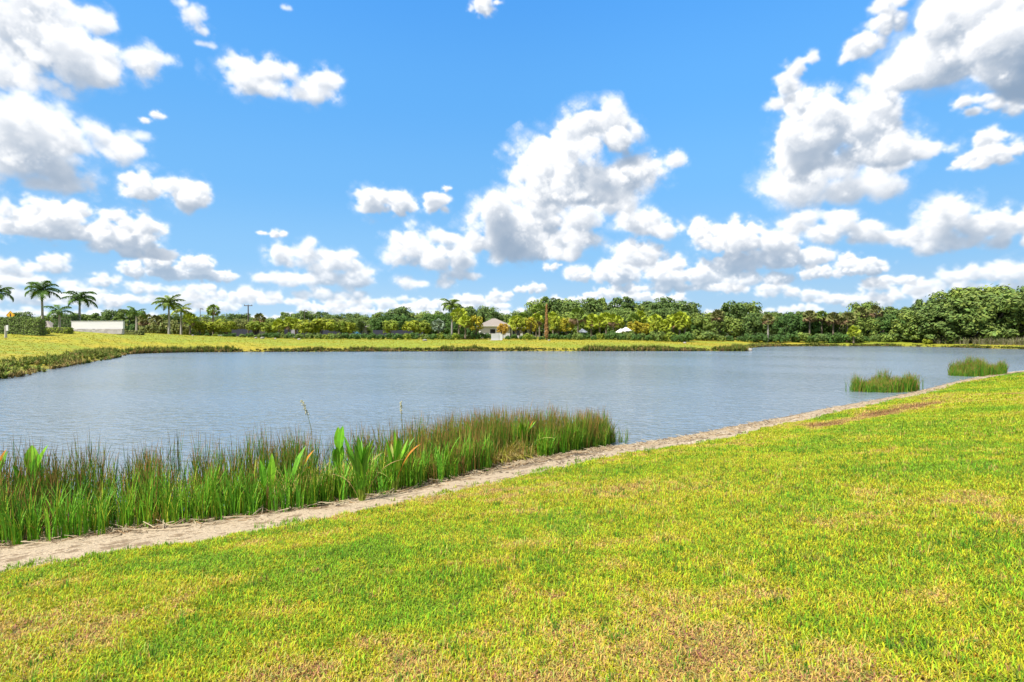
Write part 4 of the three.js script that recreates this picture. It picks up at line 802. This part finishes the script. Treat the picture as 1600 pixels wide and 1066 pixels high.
// ---------- hedges, walls, signs, houses ----------
function leafBox(seed, w, h, depth, n, leaf) {   // a clipped hedge: leaf clusters in the skin of a rounded box
  const r = mulberry(seed), s = new Sheet();
  for (let i = 0; i < n; i++) {
    const f = r() * (w * h * 2 + w * depth + 2 * depth * h); let p, m; const u = r() - 0.5, v = r();
    if (f < w * h) { p = V3(u * w, v * h, depth / 2); m = V3(0, 0.2, 1); } else if (f < 2 * w * h) { p = V3(u * w, v * h, -depth / 2); m = V3(0, 0.2, -1); } else if (f < 2 * w * h + w * depth) { p = V3(u * w, h, (v - 0.5) * depth); m = V3(0, 1, 0); } else { const e = r() < 0.5 ? -1 : 1; p = V3(e * w / 2, v * h, u * depth); m = V3(e, 0.2, 0); }
    p.add(V3((r() - 0.5) * 0.16, (r() - 0.5) * 0.16 + 0.1 * (fbm2(p.x * 0.7 + seed, 3, 2) - 0.5) * h, (r() - 0.5) * 0.2)); m.add(V3((r() - 0.5) * 1.2, (r() - 0.3) * 1.2, (r() - 0.5) * 1.2)).normalize();
    const k = 0.55 + r() * 0.85; leafFace(s, p, m, leaf * (0.6 + r() * 0.8), r, [k, k, k]);
  }
  return s.build();
}
const core = std('twigs', rgb(0.09, 0.10, 0.05), 1);
function hedge(b, d, w, h, depth, turn, label, tone, n) {
  const x = east(b, d), y = landHeight(x, d), t = thing('hedge', label, 'hedge', [x, y - 0.1, -d], turn, 'hedges on the far shore');
  part('leaves', leafBox(Math.round(b * 3 + 50), w, h, depth, n, 0.13), tone, t);
  const c = part('twigs', new THREE.BoxGeometry(w * 0.94, h * 0.94, depth * 0.9), core, t); c.position.y = h * 0.47;
}
hedge(8, 88, 7.4, 2.55, 1.8, 0.05, 'tall clipped dark green hedge cut by the left edge', M.oak[0], 3600);
hedge(54, 87.5, 2.3, 2.5, 1.7, 0.1, 'shorter piece of clipped hedge, right end of the tall hedge', M.oak[1], 1400);
hedge(92, 93, 3.9, 0.95, 1.2, 0, 'low hedge left of the long white wall', M.lime[1], 900);
hedge(70, 90, 1.0, 0.7, 0.9, 0, 'tiny round hedge bush between tall hedge and low hedge', M.lime[0], 260);
hedge(208, 101, 3.4, 0.75, 1.1, 0, 'low reddish-green hedge right of the long white wall', M.olive[0], 700);
hedge(104, 104, 3.4, 2.9, 2.0, 0, 'dark evergreen hedge rising behind the left end of the white wall', M.dark[0], 1500);

const white = std('white plaster', rgb(0.60, 0.59, 0.61), 0.8, { map: tex(128, (u, v) => 0.93 + 0.14 * (wrapFbm(u, v, 6, 4, 2) - 0.5)) });
function box(w, h, d, x = 0, y = 0, z = 0) { return new THREE.BoxGeometry(w, h, d).translate(x, y + h / 2, z); }
{
  const b = 153, d = 99, x = east(b, d), y = landHeight(x, d), t = thing('sign_wall', 'long low white wall on a grey stone base beneath the palms', 'wall', [x, y - 0.25, -d], -0.12), base = std('grey stone', rgb(0.36, 0.33, 0.33), 0.95), r = mulberry(3);
  part('panel', box(9.9, 1.28, 0.36, 0, 0.92), white, t); part('cap', box(10.05, 0.07, 0.46, 0, 2.2), white, t);
  const tones = [0.30, 0.36, 0.42].map((k) => std('grey stone', rgb(k, k * 0.93, k * 0.92), 0.95));
  part('base', box(9.7, 0.918, 0.44), base, t);
  for (let row = 0; row < 4; row++) { let u = -4.85; while (u < 4.8) { const w = Math.min(4.85 - u, 0.35 + r() * 0.45); if (w > 0.1) { const m = part('stone', new THREE.BoxGeometry(w - 0.02, 0.21, 0.06), tones[Math.floor(r() * 3)], t); m.position.set(u + w / 2, 0.115 + row * 0.228, 0.238 + r() * 0.015); } u += w; } }
}
{ // yellow warning sign behind the hedge
  const d = 90, x = east(17, d), y = landHeight(x, d), t = thing('warning_sign', 'yellow diamond warning sign with a black mark showing above the hedge', 'sign', [x, y, -d]);
  part('post', box(0.07, 2.6, 0.07), std('galvanised post', rgb(0.35, 0.35, 0.35), 0.5), t);
  const plate = part('plate', new THREE.BoxGeometry(1.0, 1.0, 0.02), std('yellow sign face', rgb(0.72, 0.38, 0.02), 0.5), t); plate.rotation.z = Math.PI / 4; plate.position.set(0, 2.75, 0.05);
  const mark = std('black print', rgb(0.015, 0.015, 0.015), 0.6), rim = part('rim', new THREE.TorusGeometry(0.62, 0.018, 4, 4), mark, t); rim.position.set(0, 2.75, 0.064);
  const head = part('mark_head', new THREE.CylinderGeometry(0.085, 0.085, 0.012, 12).rotateX(Math.PI / 2), mark, t); head.position.set(0, 3.0, 0.068);
  const s = new THREE.Shape([[-0.16, -0.3], [-0.05, 0.0], [-0.14, 0.02], [-0.12, 0.17], [0.12, 0.17], [0.16, 0.0], [0.06, 0.0], [0.17, -0.3], [0.07, -0.3], [0, -0.1], [-0.06, -0.3]].map(([u, v]) => new THREE.Vector2(u, v)));
  const body = part('mark_body', new THREE.ExtrudeGeometry(s, { depth: 0.012, bevelEnabled: false }), mark, t); body.position.set(0, 2.72, 0.062);
}
{
  const d = 82, x = east(9, d), y = landHeight(x, d), t = thing('marker_post', 'grey post with a small white plate in front of the tall hedge', 'post', [x, y - 0.05, -d]);
  part('post', taper([V3(0, 0, 0), V3(0.02, 0.9, 0), V3(0, 1.75, 0)], 0.17, 0.13, 7, 5), std('weathered concrete', rgb(0.40, 0.37, 0.34), 0.95), t);
  part('plate', box(0.32, 0.8, 0.04, 0.3, 1.05, 0.12), white, t); part('bracket', box(0.34, 0.06, 0.05, 0.13, 1.4, 0.1), std('bracket steel', rgb(0.3, 0.3, 0.3), 0.5), t);
}
function hipRoof(w, dep, h, over, ridge) {
  const s = new Sheet(), a = w / 2 + over, c = dep / 2 + over, k = ridge / 2, A = V3(-a, 0, c), B = V3(a, 0, c), C = V3(a, 0, -c), D = V3(-a, 0, -c), E = V3(-k, h, 0), F = V3(k, h, 0), W = [1, 1, 1];
  s.quad(A, B, F, E, W); s.tri(B, C, F, W); s.quad(C, D, E, F, W); s.tri(D, A, E, W); s.quad(A, D, C, B, W);
  const g = s.build(), p = g.attributes.position, uv = []; for (let i = 0; i < p.count; i++) uv.push(p.getX(i), p.getZ(i) + p.getY(i)); g.setAttribute('uv', new THREE.Float32BufferAttribute(uv, 2)); return g;
}
const tileMap = tex(256, (u, v) => 0.72 + 0.22 * Math.abs(Math.sin(v * Math.PI * 8)) * 1 + 0.22 * (wrapFbm(u, v, 32, 2, 6) - 0.5)); tileMap.repeat.set(0.4, 0.4);
const roofMat = std('beige roof tiles', rgb(0.25, 0.215, 0.19), 0.9, { map: tileMap }), roofGrey = std('grey roof tiles', rgb(0.22, 0.205, 0.20), 0.9, { map: tileMap }), glass = std('dark window glass', rgb(0.015, 0.02, 0.025), 0.08), stucco = std('pale stucco', rgb(0.52, 0.51, 0.56), 0.9), trim = std('white trim', rgb(0.55, 0.54, 0.51), 0.7);
{ // the beige house
  const b = 772, d = 134, x = east(b, d), y = landHeight(x, d) - 0.1, t = thing('house', 'small white house with beige hipped tile roof behind the far lawn', 'house', [x, y, -d], 0.12);
  part('wall', box(6.8, 2.95, 6.2), stucco, t);
  const roof = part('roof', hipRoof(6.8, 6.2, 1.75, 0.55, 0.7), roofMat, t); roof.position.y = 2.95;
  part('eave_board', box(7.94, 0.16, 7.34, 0, 2.785), trim, t);
  for (const [u, w] of [[-0.6, 1.15], [1.75, 0.9]]) { const win = part('window', box(w, 1.0, 0.05, u, 1.15, 3.13), glass, t); part('frame', box(w + 0.16, 0.08, 0.09, u, 2.16, 3.14), trim, win); part('sill', box(w + 0.16, 0.07, 0.12, u, 1.07, 3.15), trim, win); }
  const wing = part('wing', box(5.2, 2.3, 4.2, 5.9, 0, -0.6), std('warm stucco', rgb(0.55, 0.53, 0.50), 0.9), t), wr = part('wing_roof', hipRoof(5.2, 4.2, 0.95, 0.4, 2.2), roofMat, t); wr.position.set(5.9, 2.3, -0.6);  // the wing has a warmer stucco than the main walls
  for (const u of [4.4, 5.5, 7.3]) part('window', box(0.62, 1.3, 0.05, u, 0.8, 1.52), glass, t);
  part('corner_post', box(0.3, 2.6, 0.3, 3.9, 0, 2.7), trim, t);
}
{ // white screen wall on the lawn in front of it
  const d = 117, x = east(774, d), y = landHeight(x, d) - 0.05, t = thing('utility_enclosure', 'small white screen wall on the lawn in front of the beige house', 'enclosure', [x, y, -d], 0.35);
  part('front_wall', box(1.5, 1.35, 0.12, -0.3, 0, 0.6), white, t); part('side_wall', box(0.12, 1.35, 1.3, 0.52, 0, 0.0), white, t); part('gate', box(0.75, 1.25, 0.05, 0.98, 0.03, 0.55), std('white gate', rgb(0.68, 0.68, 0.68), 0.6), t); part('pad', box(2.4, 0.09, 1.9, 0, 0, 0), std('concrete pad', rgb(0.5, 0.48, 0.44), 0.9), t);
}
function house(b, d, w, dep, wallH, roofH, ridge, turn, label, rm, wm) {
  const x = east(b, d), y = landHeight(x, d) - 0.1, t = thing('house', label, 'house', [x, y, -d], turn);
  part('wall', box(w, wallH, dep), wm, t); const r = part('roof', hipRoof(w, dep, roofH, 0.5, ridge), rm, t); r.position.y = wallH;
  part('window', box(1.4, 1.1, 0.05, -w * 0.2, 0.95, dep / 2 + 0.03), glass, t); part('window', box(1.4, 1.1, 0.05, w * 0.22, 0.95, dep / 2 + 0.03), glass, t);
}
house(66, 128, 6.5, 6, 0.9 + 1.0, 1.9, 1.5, 0.2, 'pale roofed house glimpsed right of the tall hedge', roofMat, stucco);
house(592, 152, 7, 6, 2.7, 1.5, 3, -0.1, 'grey roofed house half hidden left of the dark trees', roofGrey, stucco);
house(563, 156, 4, 4, 3.4, 1.0, 1, 0.1, 'small dark slate roof above the shrubs left of the grey house', std('slate', rgb(0.10, 0.10, 0.13), 0.8), std('dark wall', rgb(0.12, 0.12, 0.13), 0.9));
// dark enclosures behind the shrubs
const navy = std('navy screen', rgb(0.018, 0.020, 0.045), 0.7), lilac = std('grey panel', rgb(0.34, 0.33, 0.42), 0.8);
for (const [b, d, w1, w2, label] of [[406, 130, 1.25, 1.4, 'dark navy equipment box with grey side panel right of the utility pole'], [455, 132, 1.3, 1.2, 'dark navy equipment box with grey panel behind the lime palms']]) {
  const x = east(b, d), y = landHeight(x, d), t = thing('equipment_box', label, 'box', [x, y, -d], 0.1, 'equipment boxes behind the shrubs');
  part('body', box(w1, 2.3, 1.6, -w1 / 2 - 0.02), navy, t); part('panel', box(w2, 2.15, 0.12, w2 / 2, 0, 0.6), lilac, t); part('roof', box(w1 + 0.16, 0.1, 1.8, -w1 / 2 - 0.02, 2.3), std('lid', rgb(0.08, 0.08, 0.1), 0.6), t);
}
for (const [b, d, n, label] of [[470, 133, 2, 'dark windscreen fence right of the navy boxes'], [523, 135, 3, 'dark windscreen fence behind the round lime trees'], [622, 137, 5, 'dark windscreen fence below the dark trees'], [378, 134, 2, 'dark windscreen fence left of the utility pole']]) {
  const x = east(b, d), y = landHeight(x, d), t = thing('screen_fence', label, 'fence', [x, y, -d], 0, 'dark windscreen fences');
  for (let i = 0; i < n; i++) part('panel', box(2.3, 1.7, 0.04, (i - (n - 1) / 2) * 2.42, 0.12), navy, t);
  for (let i = 0; i <= n; i++) part('post', box(0.08, 2.0, 0.08, (i - n / 2) * 2.42), std('fence post', rgb(0.05, 0.05, 0.06), 0.5), t);
}
// poles
const poleWood = std('dark pole', rgb(0.10, 0.075, 0.065), 0.9);
for (const [b, top, d, arm, label] of [[388, 477, 132, 1.9, 'utility pole with a wide crossbar above the trees'], [313, 482, 140, 0.6, 'thin lamp post left of the utility pole'], [476, 484, 142, 0.5, 'thin lamp post right of the utility pole']]) {
  const x = east(b, d), y = landHeight(x, d), h = topAt(top, d) - y, t = thing(arm > 1 ? 'utility_pole' : 'lamp_post', label, arm > 1 ? 'pole' : 'lamp post', [x, y, -d]);
  part('pole', taper([V3(0, 0, 0), V3(0, h * 0.5, 0), V3(0, h, 0)], arm > 1 ? 0.17 : 0.09, arm > 1 ? 0.12 : 0.06, 7, 4), poleWood, t);
  const a = part('crossbar', box(arm, 0.16, 0.14, arm > 1 ? 0 : arm / 2, h - 0.2), poleWood, t);
  if (arm > 1) for (const u of [-0.85, 0, 0.85]) part('insulator', new THREE.CylinderGeometry(0.05, 0.07, 0.2, 6).translate(u, h + 0.06, 0), poleWood, t);
  else part('lamp_head', box(0.4, 0.1, 0.2, arm, h - 0.26), poleWood, a.parent);
}
// garden umbrellas
for (const [b, top, d, w, label] of [[910, 513.5, 124, 2.5, 'white garden umbrella, leftmost of three among the palms'], [978, 511, 124, 2.6, 'white garden umbrella, tallest of three among the palms'], [970, 513.5, 126, 2.4, 'white garden umbrella partly behind the tallest one']]) {
  const x = east(b, d), y = landHeight(x, d), h = topAt(top, d) - y, t = thing('garden_umbrella', label, 'umbrella', [x, y, -d], 0.3, 'white garden umbrellas');
  part('pole', new THREE.CylinderGeometry(0.03, 0.03, h, 8).translate(0, h / 2, 0), poleWood, t);
  part('canopy', new THREE.ConeGeometry(w / 2, 0.75, 8, 1, true).translate(0, h - 0.375, 0), std('white canvas', rgb(0.82, 0.81, 0.79), 0.9, { side: THREE.DoubleSide }), t);
  part('valance', new THREE.CylinderGeometry(w / 2, w / 2, 0.16, 8, 1, true).translate(0, h - 0.83, 0), std('white canvas', rgb(0.8, 0.79, 0.77), 0.9, { side: THREE.DoubleSide }), t);
  part('base', new THREE.CylinderGeometry(0.28, 0.3, 0.1, 10).translate(0, 0.05, 0), poleWood, t);
}
// parked cars behind the shrubs
function car(b, d, turn, label, paint) {
  const x = east(b, d), y = landHeight(x, d), t = thing('parked_car', label, 'car', [x, y, -d], turn, 'cars parked behind the shrubs');
  const side = (pts, dep) => new THREE.ExtrudeGeometry(new THREE.Shape(pts.map(([u, v]) => new THREE.Vector2(u, v))), { depth: dep, bevelEnabled: true, bevelSize: 0.05, bevelThickness: 0.05, bevelSegments: 2 }).translate(0, 0, -dep / 2);
  const m = new THREE.MeshPhysicalMaterial({ name: 'car paint', color: paint, roughness: 0.3, clearcoat: 1 });
  part('body', side([[-2.2, 0.35], [-2.2, 0.85], [-1.4, 0.95], [2.0, 0.98], [2.2, 0.8], [2.2, 0.35]], 1.7), m, t);
  part('cabin', side([[-1.2, 0.98], [-0.5, 1.5], [1.0, 1.52], [1.75, 1.0]], 1.45), m, t);
  part('window', side([[-0.98, 1.03], [-0.42, 1.43], [0.2, 1.44], [0.2, 1.03]], 1.5), glass, t); part('window', side([[0.3, 1.03], [0.3, 1.44], [0.95, 1.45], [1.5, 1.05]], 1.5), glass, t);
  for (const u of [-1.35, 1.35]) for (const v of [-0.8, 0.8]) { const w = part('wheel', new THREE.CylinderGeometry(0.33, 0.33, 0.2, 16).rotateX(Math.PI / 2), std('tyre', rgb(0.02, 0.02, 0.02), 0.9), t); w.position.set(u, 0.33, v); part('rim', new THREE.CylinderGeometry(0.2, 0.2, 0.22, 12).rotateX(Math.PI / 2), std('rim', rgb(0.5, 0.5, 0.5), 0.3, { metalness: 0.8 }), w); }
}
car(536, 130, 0.4, 'pale sand-coloured car half hidden by the border shrubs', rgb(0.62, 0.52, 0.38));
car(549, 137, -0.3, 'dark green car behind the pale car', rgb(0.03, 0.09, 0.07));
// pale rocks at the lawn edge and at the tip of the spit
const rockMat = std('pale rock', rgb(0.27, 0.25, 0.22), 0.95);
function rock(b, d, size, label, flat = 0.6) {
  const g = new THREE.IcosahedronGeometry(1, 2), p = g.attributes.position; for (let i = 0; i < p.count; i++) { const k = 0.75 + 0.5 * noise3(p.getX(i) * 1.4 + b, p.getY(i) * 1.4, p.getZ(i) * 1.4 + d); p.setXYZ(i, p.getX(i) * k, p.getY(i) * k * flat, p.getZ(i) * k); } g.computeVertexNormals();
  const x = east(b, d), y = Math.max(0, landHeight(x, d)), m = shade(new THREE.Mesh(g, rockMat)); m.name = numbered('pale_rock'); m.position.set(x, y + size * flat * 0.4, -d); m.scale.setScalar(size); m.rotation.y = b; tag(m, label, 'rock', 'pale rocks on the far shore'); scene.add(m);
}
rock(1172, 92.4, 0.45, 'largest pale rock, at the tip of the grassy spit', 0.8);
rock(1160, 92.6, 0.25, 'small pale rock just left of the spit-tip rock');
[[301, 112, 'pale rock right of the big palm by the lawn'], [400, 115, 'pale rock just right of the utility pole'], [410, 115, 'pale rock second right of the utility pole'], [430, 115, 'pale rock below the lime fan palms'], [467, 115, 'pale rock below the first round lime tree'], [664, 113, 'flat pale rock on the lawn below the silvery palm'], [858, 115, 'pale rock at the foot of the rust-brown tree'], [1070, 111, 'flat pale rock at the right end of the garden shrubs']].forEach(([b, d, l], i) => rock(b, d, 0.26 + (i % 3) * 0.08, l));

// ---------- fringe of reeds and grass round the lake ----------
{
  const r = mulberry(313), tall = [1, 2, 3].map((k) => bladeTuft(k * 71, 26, 0.62, 0.05, [[0.10, 0.17, 0.02], [0.17, 0.19, 0.03], [0.07, 0.13, 0.015], [0.22, 0.20, 0.05]], 0.7)), brown = [4, 5].map((k) => bladeTuft(k * 71, 24, 0.55, 0.05, [[0.28, 0.19, 0.07], [0.34, 0.25, 0.09], [0.20, 0.16, 0.04]], 0.8)), spots = [];
  for (let i = 0; i < lake.length; i++) {
    const [x, d] = lake[i], [nx, nd] = lake[(i + 1) % lake.length]; if (isNear(x, d) > 0.05) continue; if (d < 10) continue;
    const left = smooth(-30, -34, x) * smooth(84, 74, d), n = left > 0.3 ? 15 : 12;
    for (let k = 0; k < n; k++) {
      const u = r(), px = mix(x, nx, u), pd = mix(d, nd, u), tx = nx - x, td = nd - d, l = Math.hypot(tx, td), o = (left > 0.3 ? -0.7 + r() * 4.2 : -0.5 + r() * 1.7);
      let qx = px + td / l * o, qd = pd - tx / l * o; if (k === 0 && toShore(qx, qd) * o < 0) { /* other side */ }
      const s = toShore(qx, qd), side = (s > 0) === (o > 0); if (!side) { qx = px - td / l * o; qd = pd + tx / l * o; }
      const lump = fbm2(qx * 0.22, qd * 0.22, 3), bare = left > 0.3 ? 0.42 : 0.36; if (lump < bare && r() < 0.8) continue;
      const high = (left > 0.3 ? 0.95 * (0.6 + lump) : 0.55 + 0.9 * smooth(0.4, 0.7, lump)) * (qx > 45 ? 0.75 : 1) * (0.7 + r() * 0.5);
      spots.push({ v: r() < (o < 0.2 ? 0.5 : 0.2) ? 3 + Math.floor(r() * 2) : Math.floor(r() * 3), x: qx, d: qd, y: Math.max(-0.05, landHeight(qx, qd)), turn: r() * 6.28, w: 1 + r() * 0.6, h: high });
    }
  }
  console.log('fringe', spots.length);
  stuffField('shore_fringe', 'fringe of olive and brown reeds along the far and left banks', 'reeds', [...tall, ...brown], M.straw, spots);
  // rough turf on the far lawns
  const turf = [1, 2].map((k) => bladeTuft(k * 37, 14, 0.15, 0.03, [[0.40, 0.38, 0.012], [0.34, 0.38, 0.012], [0.48, 0.40, 0.03]], 0.5)), rough = [];
  for (let i = 0; i < 26000; i++) { const b = -60 + r() * 1720, d = 36 + Math.pow(r(), 0.7) * 88, x = east(b, d), s = toShore(x, d); if (s < 1.2 || isNear(x, d) > 0.02) continue; rough.push({ v: i, x, d, y: landHeight(x, d, s), turn: r() * 6, w: 1.6 + r() * 1.0, h: 0.5 + r() * 0.5 }); }
  stuffField('far_lawn_grass', 'yellow-green mown grass on the far lawns', 'grass', turf, M.grass, rough);
  // dry grey reeds below the oaks at the right
  const dry = [1, 2].map((k) => bladeTuft(k * 91, 16, 1.9, 0.05, [[0.20, 0.17, 0.11], [0.25, 0.21, 0.15], [0.16, 0.15, 0.08], [0.14, 0.17, 0.05]], 0.4)), reeds = [];
  for (let i = 0; i < 3600; i++) { const b = 1452 + r() * 240, d = 100 + r() * 27, x = east(b, d), s = toShore(x, d); if (s < 5 || s > 8 || d < 98) continue; reeds.push({ v: i, x, d, y: landHeight(x, d), turn: r() * 6, w: 1, h: (0.35 + 0.85 * fbm2(x * 0.35, d * 0.5, 3)) * (0.7 + r() * 0.5) }); }
  stuffField('dry_reeds', 'band of grey-brown dry reeds below the oaks at the right', 'reeds', dry, M.straw, reeds);
  for (let i = 0; i < 1; i++) { const t = shrub('yellow_green_bush', 'x', 'bush', 1449, 527, 124, M.lime[0], 0.9); toLabel.pop(); delete t.userData.group; t.userData.label = 'yellow-green bush at the left end of the dry reeds'; }
}
settleLabels();
renderer.render(scene, camera);
